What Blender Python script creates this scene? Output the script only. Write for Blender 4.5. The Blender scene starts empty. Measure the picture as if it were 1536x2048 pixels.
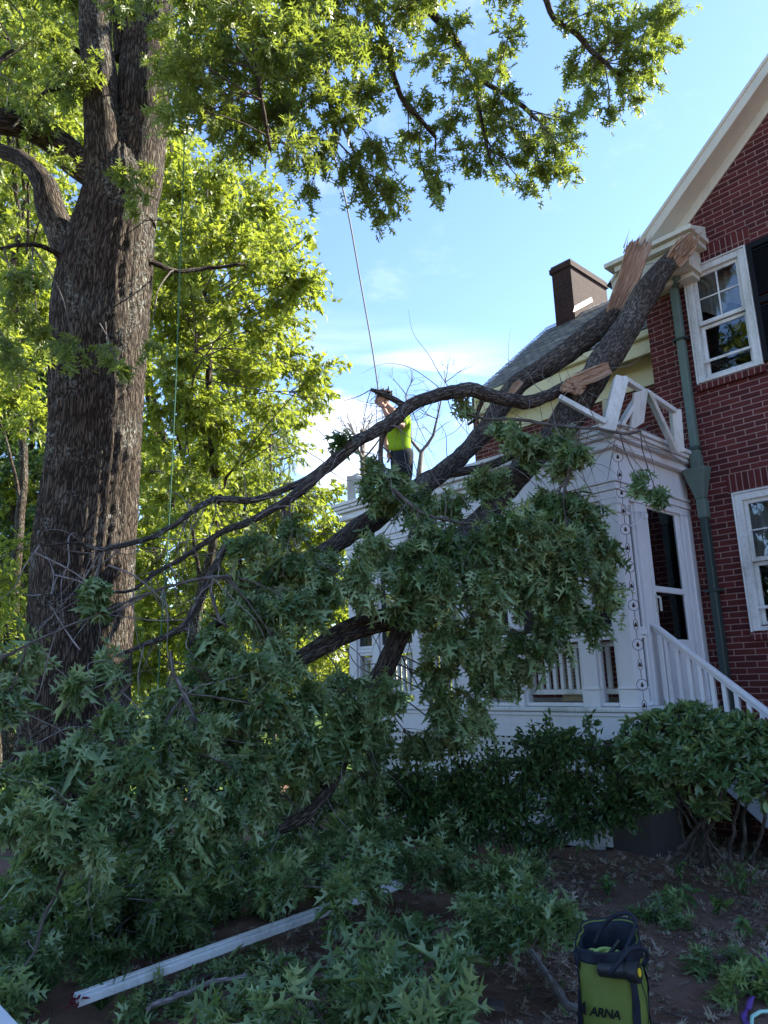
import bpy, math, random
import numpy as np
from mathutils import Vector, Matrix
rad = math.radians
random.seed(7); RNG = np.random.default_rng(11)
SC = bpy.context.scene
COL = SC.collection

# ---------------------------------------------------------------- camera
FOC = 1450.0
R_ = np.array([0.0, 0, 0]); U_ = R_.copy(); F_ = R_.copy()
def _cam_basis(yaw, p, r):
    fwd = np.array([math.sin(yaw)*math.cos(p), math.cos(yaw)*math.cos(p), math.sin(p)])
    right = np.array([math.cos(yaw), -math.sin(yaw), 0.0]); up = np.cross(right, fwd)
    return right*math.cos(r)+up*math.sin(r), -right*math.sin(r)+up*math.cos(r), fwd
R_, U_, F_ = _cam_basis(rad(-46.958), rad(12.944), rad(-1.770))
EYE = np.array([0.0, 0.0, 1.6])
cd = bpy.data.cameras.new('camera'); cam = bpy.data.objects.new('camera', cd); COL.objects.link(cam)
cd.sensor_fit = 'VERTICAL'; cd.sensor_height = 36.0; cd.sensor_width = 27.0
cd.lens = FOC/2048*36.0; cd.clip_end = 500; cd.clip_start = 0.05
m = Matrix.Identity(4)
for i in range(3):
    m[i][0] = R_[i]; m[i][1] = U_[i]; m[i][2] = -F_[i]; m[i][3] = EYE[i]
cam.matrix_world = m
SC.camera = cam

# ---------------------------------------------------------------- light
SUN_AZ = rad(24)      # clockwise from +Y
SUN_EL = rad(37)
SC.view_settings.view_transform = 'Standard'; SC.view_settings.look = 'None'
SC.view_settings.exposure = 1.86; SC.view_settings.gamma = 1.0
SC.cycles.use_denoising = True
SC.cycles.max_bounces = 6; SC.cycles.diffuse_bounces = 4; SC.cycles.transmission_bounces = 4
SC.cycles.transparent_max_bounces = 8
SC.cycles.sample_clamp_indirect = 4.0
sd = bpy.data.lights.new('sun', 'SUN'); sd.energy = 4.8; sd.angle = rad(0.6); sd.color = (1.0, 0.93, 0.78)
so = bpy.data.objects.new('sun', sd); COL.objects.link(so)
sdir = Vector((math.sin(SUN_AZ)*math.cos(SUN_EL), math.cos(SUN_AZ)*math.cos(SUN_EL), math.sin(SUN_EL)))
so.rotation_euler = sdir.to_track_quat('Z', 'Y').to_euler(); so.location = (10, 12, 20)

W = bpy.data.worlds.new('World'); SC.world = W; W.use_nodes = True
wn = W.node_tree.nodes; wl = W.node_tree.links
bg = wn['Background']; bg.inputs['Strength'].default_value = 0.115
sky = wn.new('ShaderNodeTexSky'); sky.sky_type = 'NISHITA'; sky.sun_disc = False
sky.sun_elevation = SUN_EL; sky.sun_rotation = SUN_AZ
sky.air_density = 1.0; sky.dust_density = 0.15; sky.ozone_density = 1.9
def wmath(op, a, b=None, clamp=False):
    n = wn.new('ShaderNodeMath'); n.operation = op; n.use_clamp = clamp
    for i, v in enumerate((a, b)):
        if v is None: continue
        if isinstance(v, (int, float)): n.inputs[i].default_value = v
        else: wl.new(v, n.inputs[i])
    return n.outputs[0]
def raydir(px, py):
    v = (px-768)/FOC*R_ - (py-1024)/FOC*U_ + F_
    return v/np.linalg.norm(v)
geo = wn.new('ShaderNodeTexCoord')
def dotn(vec):
    n = wn.new('ShaderNodeVectorMath'); n.operation = 'DOT_PRODUCT'
    wl.new(geo.outputs['Generated'], n.inputs[0]); n.inputs[1].default_value = tuple(vec)
    return n.outputs['Value']
noi = wn.new('ShaderNodeTexNoise'); noi.inputs['Scale'].default_value = 9.0
noi.inputs['Detail'].default_value = 7.0; noi.inputs['Roughness'].default_value = 0.62
mapn = wn.new('ShaderNodeMapping'); mapn.inputs['Scale'].default_value = (1, 1, 2.2)
wl.new(geo.outputs['Generated'], mapn.inputs['Vector']); wl.new(mapn.outputs[0], noi.inputs['Vector'])
def spot(px, py, radius_deg, soft_deg):
    d = dotn(raydir(px, py)); mr = wn.new('ShaderNodeMapRange')
    mr.inputs['From Min'].default_value = math.cos(rad(radius_deg+soft_deg)); mr.inputs['From Max'].default_value = math.cos(rad(radius_deg))
    wl.new(d, mr.inputs['Value']); return mr.outputs[0]
def smooth(v, a, b):
    mr = wn.new('ShaderNodeMapRange'); mr.interpolation_type = 'SMOOTHSTEP'
    mr.inputs['From Min'].default_value = a; mr.inputs['From Max'].default_value = b
    wl.new(v, mr.inputs['Value']); return mr.outputs[0]
puff = smooth(wmath('ADD', wmath('MULTIPLY', spot(672, 868, 0.2, 5.6), 0.60), noi.outputs['Fac']), 0.74, 1.15)
puff2 = smooth(wmath('ADD', wmath('MULTIPLY', spot(900, 900, 2.0, 8.0), 0.34), noi.outputs['Fac']), 0.72, 1.0)
# a thin cirrus band near the same place, streaked sideways
bandn = np.cross(raydir(600, 716), raydir(980, 752)); bandn /= np.linalg.norm(bandn)
bd = dotn(bandn)
noi2 = wn.new('ShaderNodeTexNoise'); noi2.inputs['Scale'].default_value = 5.0; noi2.inputs['Detail'].default_value = 6.0
map2 = wn.new('ShaderNodeMapping'); map2.inputs['Scale'].default_value = (1.0, 1.0, 9.0)
wl.new(geo.outputs['Generated'], map2.inputs['Vector']); wl.new(map2.outputs[0], noi2.inputs['Vector'])
# band profile: sharp upper side, soft lower side
up_edge = smooth(bd, -0.003, 0.004); lo_edge = smooth(bd, 0.075, 0.0)
ba = wmath('MULTIPLY', up_edge, lo_edge); bb = wmath('SUBTRACT', 1.0, up_edge)
inv_up = smooth(bd, 0.004, -0.003); inv_lo = smooth(bd, -0.075, -0.004)
band = wmath('MULTIPLY', wmath('MULTIPLY', inv_up, inv_lo), spot(760, 760, 5.0, 7.0))
band = wmath('MULTIPLY', band, smooth(noi2.outputs['Fac'], 0.2, 0.75))
tot = wmath('MAXIMUM', wmath('MAXIMUM', wmath('MULTIPLY', puff, 0.85), wmath('MULTIPLY', puff2, 0.2)), wmath('MULTIPLY', band, 0.30), True)
faint = wmath('MULTIPLY', smooth(noi.outputs['Fac'], 0.55, 0.8), 0.10)
tot = wmath('MAXIMUM', tot, faint, True)
mx = wn.new('ShaderNodeMix'); mx.data_type = 'RGBA'
tint = wn.new('ShaderNodeMix'); tint.data_type = 'RGBA'; tint.blend_type = 'MULTIPLY'; tint.inputs['Factor'].default_value = 1.0
wl.new(sky.outputs[0], tint.inputs['A']); tint.inputs['B'].default_value = (0.86, 0.91, 1.04, 1)
wl.new(tot, mx.inputs['Factor']); wl.new(tint.outputs['Result'], mx.inputs['A']); mx.inputs['B'].default_value = (6.6, 6.5, 6.5, 1)
wl.new(mx.outputs['Result'], bg.inputs['Color'])

# ---------------------------------------------------------------- helpers
def ray(px, py): return (px-768)/FOC*R_ - (py-1024)/FOC*U_ + F_
def at(px, py, d=None, X=None, Y=None, Z=None):
    v = ray(px, py)
    t = d if d is not None else (X-EYE[0])/v[0] if X is not None else (Y-EYE[1])/v[1] if Y is not None else (Z-EYE[2])/v[2]
    return EYE + t*v
def nrm(v):
    v = np.asarray(v, float); return v/(np.linalg.norm(v, axis=-1, keepdims=True)+1e-12)

def tag(o, label=None, cat=None, group=None, kind=None):
    if label: o['label'] = label
    if cat: o['category'] = cat
    if group: o['group'] = group
    if kind: o['kind'] = kind
    return o
def thing(name, label, cat, loc=(0, 0, 0), group=None):
    o = bpy.data.objects.new(name, None); COL.objects.link(o); o.location = tuple(map(float, loc))
    o.empty_display_size = 0.2
    return tag(o, label, cat, group)
def wloc(o):
    v = Vector((0, 0, 0))
    while o is not None: v += o.location; o = o.parent
    return v
def link(name, me, mat, parent=None):
    if mat is not None: me.materials.append(mat)
    o = bpy.data.objects.new(name, me); COL.objects.link(o)
    if parent is not None:
        o.parent = parent; o.location = -wloc(parent)
    return o
def copy_at(o, off, parent=None):
    c = o.copy(); COL.objects.link(c); p = parent or o.parent
    c.parent = p; c.location = o.location + Vector(tuple(map(float, off)))
    return c

class MB:
    def __init__(s): s.v = []; s.f = []
    def add(s, vs, fs):
        b = len(s.v); s.v += [tuple(map(float, x)) for x in vs]; s.f += [tuple(b+i for i in f) for f in fs]; return s
    def box(s, x0, x1, y0, y1, z0, z1):
        return s.add([(x0,y0,z0),(x1,y0,z0),(x1,y1,z0),(x0,y1,z0),(x0,y0,z1),(x1,y0,z1),(x1,y1,z1),(x0,y1,z1)],
                     [(0,3,2,1),(4,5,6,7),(0,1,5,4),(1,2,6,5),(2,3,7,6),(3,0,4,7)])
    def beam(s, p, q, w, h, up=(0,0,1), w2=None, h2=None):
        p = np.array(p, float); q = np.array(q, float); a = nrm(q-p); up = np.array(up, float)
        x = nrm(np.cross(a, up)); y = np.cross(x, a); vs = []
        for c, ww, hh in ((p, w, h), (q, w2 or w, h2 or h)):
            for sx, sy in ((-1,-1),(1,-1),(1,1),(-1,1)): vs.append(c + x*sx*ww/2 + y*sy*hh/2)
        return s.add(vs, [(0,1,2,3),(7,6,5,4),(0,4,5,1),(1,5,6,2),(2,6,7,3),(3,7,4,0)])
    def prism(s, poly, axis, a0, a1):
        # poly: list of 2-D points in the plane normal to axis; extruded a0..a1
        n = len(poly); vs = []
        for a in (a0, a1):
            for (u, v) in poly:
                vs.append({'x': (a, u, v), 'y': (u, a, v), 'z': (u, v, a)}[axis])
        fs = [tuple(range(n)), tuple(range(2*n-1, n-1, -1))]
        for i in range(n):
            j = (i+1) % n; fs.append((i, i+n, j+n, j))
        return s.add(vs, fs)
    def tube(s, pts, r, n=8, caps=True):
        pts = np.array(pts, float); r = np.broadcast_to(np.array(r, float), (len(pts),)); vs, fs = tube_np(pts, r, n)[:2]
        b = len(vs); fs = [tuple(f) for f in fs]
        if caps: fs += [tuple(range(n-1, -1, -1)), tuple(range(b-n, b))]
        return s.add(vs, fs)
    def build(s, name, mat, parent=None, bevel=0.0, smooth=False, seg=2):
        me = bpy.data.meshes.new(name); me.from_pydata(s.v, [], s.f); me.update()
        import bmesh
        bm = bmesh.new(); bm.from_mesh(me); bmesh.ops.recalc_face_normals(bm, faces=bm.faces); bm.to_mesh(me); bm.free()
        if smooth: me.polygons.foreach_set('use_smooth', [True]*len(me.polygons))
        o = link(name, me, mat, parent)
        if bevel:
            md = o.modifiers.new('bevel', 'BEVEL'); md.width = bevel; md.segments = seg; md.limit_method = 'ANGLE'
        return o

def resample(pts, step, wob=0.0, rng=RNG):
    """Catmull-Rom through rows (x,y,z,r...)"""
    P = np.array(pts, float)
    if len(P) < 2: return P
    Q = np.vstack([2*P[0]-P[1], P, 2*P[-1]-P[-2]]); out = []
    for i in range(1, len(Q)-2):
        L = np.linalg.norm(Q[i+1,:3]-Q[i,:3]); n = max(1, int(round(L/step)))
        for k in range(n):
            t = k/n
            out.append(0.5*((2*Q[i]) + (-Q[i-1]+Q[i+1])*t + (2*Q[i-1]-5*Q[i]+4*Q[i+1]-Q[i+2])*t*t + (-Q[i-1]+3*Q[i]-3*Q[i+1]+Q[i+2])*t**3))
    out.append(Q[-2]); out = np.array(out)
    if wob:
        w = np.cumsum(rng.normal(0, wob, (len(out), 3)), 0); w -= np.linspace(0, 1, len(out))[:, None]*w[-1]
        out[:, :3] += w
    return out
def tube_np(pts, r, n):
    m = len(pts); T = np.gradient(pts, axis=0) if m > 1 else np.array([[0,0,1.]]); T = nrm(T)
    ref = np.array([0, 0, 1.0]) if abs(T[0][2]) < 0.9 else np.array([1.0, 0, 0])
    N = np.zeros((m, 3)); N[0] = nrm(np.cross(T[0], ref))
    for i in range(1, m):
        v = N[i-1] - T[i]*(N[i-1]@T[i]); N[i] = v/(np.linalg.norm(v)+1e-9)
    B = np.cross(T, N); th = np.arange(n)*2*math.pi/n
    c, s_ = np.cos(th), np.sin(th)
    V = pts[:, None, :] + r[:, None, None]*(c[None, :, None]*N[:, None, :] + s_[None, :, None]*B[:, None, :])
    i = np.arange(m-1)[:, None]*n; j = np.arange(n)[None, :]; j2 = (j+1) % n
    Fc = np.stack([i+j, i+j2, i+n+j2, i+n+j], -1).reshape(-1, 4)
    s = np.concatenate([[0], np.cumsum(np.linalg.norm(np.diff(pts, axis=0), axis=1))])
    r0 = float(np.mean(r))
    A = np.stack([np.broadcast_to(r0*c, (m, n)), np.broadcast_to(r0*s_, (m, n)), np.broadcast_to(s[:, None], (m, n))], -1)
    return V.reshape(-1, 3), Fc, A.reshape(-1, 3)

def fast_mesh(name, V, F, smooth=False):
    """V (n,3), F list of int arrays (k,m) of equal-size polygons"""
    me = bpy.data.meshes.new(name)
    if isinstance(F, np.ndarray): F = [F]
    me.vertices.add(len(V)); me.vertices.foreach_set('co', np.asarray(V, np.float32).ravel())
    loops = np.concatenate([f.ravel() for f in F]); cnt = np.concatenate([np.full(len(f), f.shape[1]) for f in F])
    me.loops.add(len(loops)); me.loops.foreach_set('vertex_index', loops.astype(np.int32))
    me.polygons.add(len(cnt)); me.polygons.foreach_set('loop_start', np.concatenate([[0], np.cumsum(cnt)[:-1]]).astype(np.int32))
    if smooth: me.polygons.foreach_set('use_smooth', np.ones(len(cnt), bool))
    me.update(calc_edges=True)
    return me

class Wood:
    """tubes with a 'bark' coordinate"""
    def __init__(s): s.V = []; s.F = []; s.A = []; s.Ft = []; s.n = 0
    def limb(s, pts, n=10, step=0.15, wob=0.0, lump=0.0, cap=True):
        P = resample(pts, step, wob); r = P[:, 3].copy()
        if lump:
            r *= 1+lump*np.interp(np.arange(len(r)), np.arange(0, len(r)+4, 4), RNG.normal(0, 1, len(np.arange(0, len(r)+4, 4))))
        V, F, A = tube_np(P[:, :3], np.maximum(r, 0.0008), n)
        A = A + RNG.uniform(0, 5, 3)[None, :]*np.array([0, 0, 1])
        if lump:
            ph = RNG.uniform(0, 6, 3); V = V + (np.sin(V*7+ph)*np.sin(V[:, [1,2,0]]*5.3+ph)) * lump*0.3*np.repeat(r, n)[:, None]
        s.V.append(V); s.F.append(F+s.n); s.A.append(A); s.n += len(V)
        if cap:
            base = s.n-len(V); c0 = s.n; s.n += 2
            s.V.append(P[[0, -1], :3]); s.A.append(A[[0, len(V)-n]])
            for ring, k in ((np.arange(n), c0), (np.arange(len(V)-n, len(V)), c0+1)):
                s.Ft.append(np.stack([base+ring, base+np.roll(ring, -1), np.full(n, k)], -1))
        return P
    def build(s, name, mat, parent=None, smooth=True):
        V = np.concatenate(s.V); F = [np.concatenate(s.F)]
        if s.Ft: F.append(np.concatenate(s.Ft))
        me = fast_mesh(name, V, F, smooth)
        at_ = me.attributes.new('bark', 'FLOAT_VECTOR', 'POINT'); at_.data.foreach_set('vector', np.concatenate(s.A).astype(np.float32).ravel())
        return link(name, me, mat, parent)

# ---------------------------------------------------------------- materials
def new_mat(name, col=(0.5,0.5,0.5), rough=0.6, spec=0.4, metal=0.0):
    m = bpy.data.materials.new(name); m.use_nodes = True
    b = m.node_tree.nodes['Principled BSDF']
    b.inputs['Base Color'].default_value = (*col, 1); b.inputs['Roughness'].default_value = rough
    b.inputs['Specular IOR Level'].default_value = spec; b.inputs['Metallic'].default_value = metal
    return m, m.node_tree.nodes, m.node_tree.links, b
def node(ns, t, **kw):
    n = ns.new(t)
    for k, v in kw.items():
        if k in n.inputs.keys(): n.inputs[k].default_value = v
        else: setattr(n, k, v)
    return n
def noise(ns, ls, vec, scale, detail=5, rough=0.6, dist=0.0):
    n = ns.new('ShaderNodeTexNoise'); n.inputs['Scale'].default_value = scale; n.inputs['Detail'].default_value = detail
    n.inputs['Roughness'].default_value = rough; n.inputs['Distortion'].default_value = dist
    if vec is not None: ls.new(vec, n.inputs['Vector'])
    return n.outputs['Fac']
def ramp(ns, ls, fac, stops):
    r = ns.new('ShaderNodeValToRGB'); e = r.color_ramp.elements
    while len(e) < len(stops): e.new(0.5)
    for i, (p, c) in enumerate(stops): e[i].position = p; e[i].color = (*c, 1) if len(c) == 3 else c
    ls.new(fac, r.inputs[0]); return r.outputs[0]
def mixc(ns, ls, fac, a, b, mode='MIX'):
    n = ns.new('ShaderNodeMix'); n.data_type = 'RGBA'; n.blend_type = mode
    for k, v in (('Factor', fac), ('A', a), ('B', b)):
        if isinstance(v, (int, float)): n.inputs[k].default_value = v
        elif isinstance(v, tuple): n.inputs[k].default_value = (*v, 1) if len(v) == 3 else v
        else: ls.new(v, n.inputs[k])
    return n.outputs['Result']
def mth(ns, ls, op, a, b=None, clamp=False):
    n = ns.new('ShaderNodeMath'); n.operation = op; n.use_clamp = clamp
    for i, v in enumerate((a, b)):
        if v is None: continue
        if isinstance(v, (int, float)): n.inputs[i].default_value = v
        else: ls.new(v, n.inputs[i])
    return n.outputs[0]
def bump(ns, ls, b, h, strength=0.5, dist=0.01):
    n = ns.new('ShaderNodeBump'); n.inputs['Strength'].default_value = strength; n.inputs['Distance'].default_value = dist
    ls.new(h, n.inputs['Height']); ls.new(n.outputs[0], b.inputs['Normal']); return n
def objco(ns): return ns.new('ShaderNodeTexCoord').outputs['Object']

def painted(name, col, dirty=(0.25,0.23,0.19), amt=0.35, rough=0.5):
    m, ns, ls, b = new_mat(name, col, rough, 0.4)
    co = objco(ns); mp = ns.new('ShaderNodeMapping'); mp.inputs['Scale'].default_value = (1, 1, 0.35); ls.new(co, mp.inputs[0])
    f1 = noise(ns, ls, mp.outputs[0], 4.0, 8, 0.7); f2 = noise(ns, ls, co, 40.0, 4, 0.7)
    f = ramp(ns, ls, mth(ns, ls, 'ADD', mth(ns, ls, 'MULTIPLY', f1, 0.75), mth(ns, ls, 'MULTIPLY', f2, 0.25)), [(0.45, (0,0,0)), (0.72, (1,1,1))])
    c = mixc(ns, ls, mth(ns, ls, 'MULTIPLY', f, amt), col, dirty)
    ls.new(c, b.inputs['Base Color']); bump(ns, ls, b, f2, 0.25, 0.002)
    return m
def brick_mat(name, c1, c2, mortar, soldier=False, horiz=None):
    m, ns, ls, b = new_mat(name, c1, 0.85, 0.25)
    co = objco(ns); sp = ns.new('ShaderNodeSeparateXYZ'); ls.new(co, sp.inputs[0])
    cb = ns.new('ShaderNodeCombineXYZ'); xy = mth(ns, ls, 'ADD', sp.outputs[0], sp.outputs[1])
    if soldier: ls.new(sp.outputs[2], cb.inputs[0]); ls.new(xy, cb.inputs[1])
    else: ls.new(xy, cb.inputs[0]); ls.new(sp.outputs[2], cb.inputs[1])
    # slight wobble of the courses
    wn_ = ns.new('ShaderNodeTexNoise'); wn_.inputs['Scale'].default_value = 9; ls.new(co, wn_.inputs['Vector'])
    va = ns.new('ShaderNodeVectorMath'); va.operation = 'SCALE'; va.inputs['Scale'].default_value = 0.006
    ls.new(wn_.outputs['Color'], va.inputs[0])
    vb = ns.new('ShaderNodeVectorMath'); vb.operation = 'ADD'; ls.new(cb.outputs[0], vb.inputs[0]); ls.new(va.outputs[0], vb.inputs[1])
    br = ns.new('ShaderNodeTexBrick'); ls.new(vb.outputs[0], br.inputs['Vector'])
    for k, v in {'Scale': 1.0, 'Mortar Size': 0.0062, 'Mortar Smooth': 0.35, 'Bias': -0.1, 'Brick Width': 0.215, 'Row Height': 0.064}.items(): br.inputs[k].default_value = v
    if soldier: br.offset = 0.0
    br.inputs['Color1'].default_value = (*c1, 1); br.inputs['Color2'].default_value = (*c2, 1); br.inputs['Mortar'].default_value = (*mortar, 1)
    n1 = noise(ns, ls, co, 1.3, 6, 0.6); n2 = noise(ns, ls, co, 60, 5, 0.7)
    c = mixc(ns, ls, ramp(ns, ls, n1, [(0.35, (0.55,0.55,0.55)), (0.7, (0,0,0))]), br.outputs['Color'], (0.6, 0.55, 0.55), 'MULTIPLY')
    c = mixc(ns, ls, mth(ns, ls, 'MULTIPLY', n2, 0.35), c, (0.5, 0.42, 0.4), 'MULTIPLY')
    ls.new(c, b.inputs['Base Color'])
    h = mth(ns, ls, 'ADD', mth(ns, ls, 'MULTIPLY', br.outputs['Fac'], -1.0), mth(ns, ls, 'MULTIPLY', n2, 0.35))
    bump(ns, ls, b, h, 0.8, 0.008)
    return m
def bark_mat(name, dark, mid, light, scale=1.0, depth=0.03, lichen=0.0, zs=0.11):
    m, ns, ls, b = new_mat(name, mid, 0.9, 0.2)
    a = ns.new('ShaderNodeAttribute'); a.attribute_name = 'bark'
    mp = ns.new('ShaderNodeMapping'); mp.inputs['Scale'].default_value = (1, 1, zs); ls.new(a.outputs['Vector'], mp.inputs[0])
    wob = ns.new('ShaderNodeTexNoise'); wob.inputs['Scale'].default_value = 9*scale; wob.inputs['Detail'].default_value = 6; ls.new(mp.outputs[0], wob.inputs['Vector'])
    vs = ns.new('ShaderNodeVectorMath'); vs.operation = 'SCALE'; vs.inputs['Scale'].default_value = 0.15/scale; ls.new(wob.outputs['Color'], vs.inputs[0])
    vv = ns.new('ShaderNodeVectorMath'); vv.operation = 'ADD'; ls.new(mp.outputs[0], vv.inputs[0]); ls.new(vs.outputs[0], vv.inputs[1])
    vo = ns.new('ShaderNodeTexVoronoi'); vo.feature = 'DISTANCE_TO_EDGE'; vo.inputs['Scale'].default_value = 17*scale; ls.new(vv.outputs[0], vo.inputs['Vector'])
    mp3 = ns.new('ShaderNodeMapping'); mp3.inputs['Scale'].default_value = (1, 1, 0.45); ls.new(a.outputs['Vector'], mp3.inputs[0])
    fine = noise(ns, ls, mp3.outputs[0], 55*scale, 8, 0.75); big = noise(ns, ls, a.outputs['Vector'], 3, 5, 0.6)
    ridge = mth(ns, ls, 'MULTIPLY', vo.outputs['Distance'], 3.4, True)
    h = mth(ns, ls, 'ADD', mth(ns, ls, 'MULTIPLY', ridge, 0.85), mth(ns, ls, 'MULTIPLY', fine, 0.65))
    c = ramp(ns, ls, h, [(0.32, dark), (0.72, mid), (1.0, light)])
    c = mixc(ns, ls, ramp(ns, ls, big, [(0.4, (0,0,0)), (0.7, (0.6,0.6,0.6))]), c, (0.5, 0.47, 0.45), 'MULTIPLY')
    if lichen:
        co = objco(ns); l1 = noise(ns, ls, co, 2.2, 3, 0.5); l2 = noise(ns, ls, co, 28, 6, 0.75)
        lf = mth(ns, ls, 'MULTIPLY', ramp(ns, ls, l1, [(0.5, (0,0,0)), (0.62, (1,1,1))]), ramp(ns, ls, l2, [(0.52, (0,0,0)), (0.6, (1,1,1))]))
        c = mixc(ns, ls, mth(ns, ls, 'MULTIPLY', lf, lichen), c, (0.42, 0.45, 0.40))
    ls.new(c, b.inputs['Base Color']); bump(ns, ls, b, h, 1.0, depth)
    return m
def leaf_mat(name, c_dark, c_mid, c_light, trans, tf=0.35, rough=0.42, spec=0.5):
    m, ns, ls, b = new_mat(name, c_mid, rough, spec)
    a = ns.new('ShaderNodeAttribute'); a.attribute_name = 'var'
    c = ramp(ns, ls, a.outputs['Fac'], [(0.0, c_dark), (0.5, c_mid), (1.0, c_light)])
    co = objco(ns); n = noise(ns, ls, co, 45, 2, 0.5)
    c2 = mixc(ns, ls, mth(ns, ls, 'MULTIPLY', n, 0.3), c, (0.6, 0.7, 0.5), 'MULTIPLY')
    ls.new(c2, b.inputs['Base Color'])
    gm = ns.new('ShaderNodeNewGeometry'); c2 = mixc(ns, ls, mth(ns, ls, 'MULTIPLY', gm.outputs['Backfacing'], 0.45), c2, tuple(min(1, v*1.7+0.03) for v in c_light)); ls.new(c2, b.inputs['Base Color'])
    t = ns.new('ShaderNodeBsdfTranslucent'); tc = mixc(ns, ls, 0.55, c, trans); ls.new(tc, t.inputs['Color'])
    mxs = ns.new('ShaderNodeMixShader'); mxs.inputs[0].default_value = tf
    ls.new(b.outputs[0], mxs.inputs[1]); ls.new(t.outputs[0], mxs.inputs[2])
    ls.new(mxs.outputs[0], ns['Material Output'].inputs['Surface'])
    return m

M = {}
M['white'] = painted('white_paint', (0.70, 0.70, 0.71), (0.42, 0.42, 0.40), 0.42, 0.45)
M['rail_white'] = painted('weathered_white_paint', (0.66, 0.67, 0.65), (0.22, 0.23, 0.17), 0.85, 0.5)
M['cream'] = painted('cream_paint', (0.62, 0.60, 0.50), (0.33, 0.31, 0.25), 0.35)
M['eave'] = painted('yellow_cream_paint', (0.64, 0.60, 0.38), (0.35, 0.32, 0.22), 0.35)
M['brick'] = brick_mat('red_brick', (0.135, 0.030, 0.027), (0.070, 0.016, 0.017), (0.37, 0.245, 0.215))
M['soldier'] = brick_mat('red_soldier_brick', (0.13, 0.028, 0.026), (0.08, 0.017, 0.017), (0.37, 0.245, 0.215), True)
M['chimney'] = brick_mat('dark_chimney_brick', (0.065, 0.032, 0.028), (0.04, 0.02, 0.018), (0.08, 0.06, 0.055))
M['bark'] = bark_mat('oak_bark', (0.026, 0.021, 0.018), (0.105, 0.079, 0.060), (0.20, 0.16, 0.125), 2.3, 0.05, 0.9, 0.16)
M['limb_bark'] = bark_mat('limb_bark', (0.030, 0.025, 0.022), (0.105, 0.086, 0.073), (0.19, 0.165, 0.14), 3.4, 0.016, 0.4, 0.16)
M['twig'] = bark_mat('twig_bark', (0.07, 0.06, 0.05), (0.13, 0.11, 0.10), (0.21, 0.19, 0.17), 4.0, 0.004)
M['pale_twig'] = bark_mat('pale_twig_bark', (0.16, 0.14, 0.13), (0.27, 0.24, 0.22), (0.35, 0.32, 0.30), 4.0, 0.004)
M['oak_leaf'] = leaf_mat('fallen_oak_leaf', (0.042, 0.086, 0.024), (0.112, 0.190, 0.062), (0.26, 0.345, 0.155), (0.24, 0.38, 0.04), 0.30, 0.38, 0.6)
M['crown_leaf'] = leaf_mat('oak_crown_leaf', (0.06, 0.10, 0.022), (0.10, 0.145, 0.03), (0.16, 0.20, 0.045), (0.50, 0.60, 0.06), 0.45, 0.42, 0.5)
M['maple_leaf'] = leaf_mat('sunlit_tree_leaf', (0.05, 0.085, 0.018), (0.11, 0.155, 0.028), (0.22, 0.25, 0.045), (0.64, 0.74, 0.06), 0.46, 0.45, 0.5)
M['shrub_leaf'] = leaf_mat('shrub_leaf', (0.026, 0.064, 0.022), (0.048, 0.100, 0.032), (0.10, 0.17, 0.045), (0.12, 0.22, 0.03), 0.22, 0.35, 0.5)
M['rhodo_leaf'] = leaf_mat('rhododendron_leaf', (0.05, 0.10, 0.040), (0.09, 0.165, 0.058), (0.17, 0.25, 0.08), (0.14, 0.26, 0.04), 0.2, 0.30, 0.6)
M['weed_leaf'] = leaf_mat('weed_leaf', (0.05, 0.12, 0.04), (0.085, 0.17, 0.05), (0.15, 0.24, 0.07), (0.2, 0.35, 0.05), 0.3, 0.45, 0.4)
M['pale_leaf'] = leaf_mat('pale_oak_leaf', (0.12, 0.20, 0.06), (0.19, 0.28, 0.08), (0.28, 0.36, 0.13), (0.3, 0.45, 0.08), 0.3, 0.5, 0.4)
M['dry_leaf'] = leaf_mat('dry_leaf', (0.10, 0.07, 0.05), (0.27, 0.20, 0.14), (0.52, 0.45, 0.36), (0.2, 0.14, 0.07), 0.15, 0.7, 0.2)
M['needle'] = leaf_mat('spruce_needle', (0.03, 0.055, 0.035), (0.05, 0.085, 0.05), (0.09, 0.13, 0.06), (0.2, 0.26, 0.05), 0.3, 0.6, 0.3)

def simple(name, col, rough=0.6, spec=0.4, metal=0.0, var=0.25, sc=12.0, bmp=0.15):
    m, ns, ls, b = new_mat(name, col, rough, spec, metal)
    co = objco(ns); n = noise(ns, ls, co, sc, 6, 0.65)
    c = mixc(ns, ls, mth(ns, ls, 'MULTIPLY', n, var*2), col, (0.35, 0.35, 0.35), 'MULTIPLY'); ls.new(c, b.inputs['Base Color'])
    bump(ns, ls, b, noise(ns, ls, co, sc*6, 4, 0.6), bmp, 0.003); return m
def slate_mat():
    m, ns, ls, b = new_mat('slate', (0.2, 0.2, 0.2), 0.38, 0.6)
    a = ns.new('ShaderNodeAttribute'); a.attribute_name = 'var'
    c = ramp(ns, ls, a.outputs['Fac'], [(0.0, (0.11, 0.12, 0.115)), (0.5, (0.26, 0.265, 0.255)), (1.0, (0.44, 0.44, 0.42))])
    n = noise(ns, ls, objco(ns), 14, 6, 0.7); c = mixc(ns, ls, mth(ns, ls, 'MULTIPLY', n, 0.6), c, (0.5, 0.5, 0.5), 'MULTIPLY')
    ls.new(c, b.inputs['Base Color']); bump(ns, ls, b, n, 0.4, 0.005); return m
M['slate'] = slate_mat()
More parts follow.
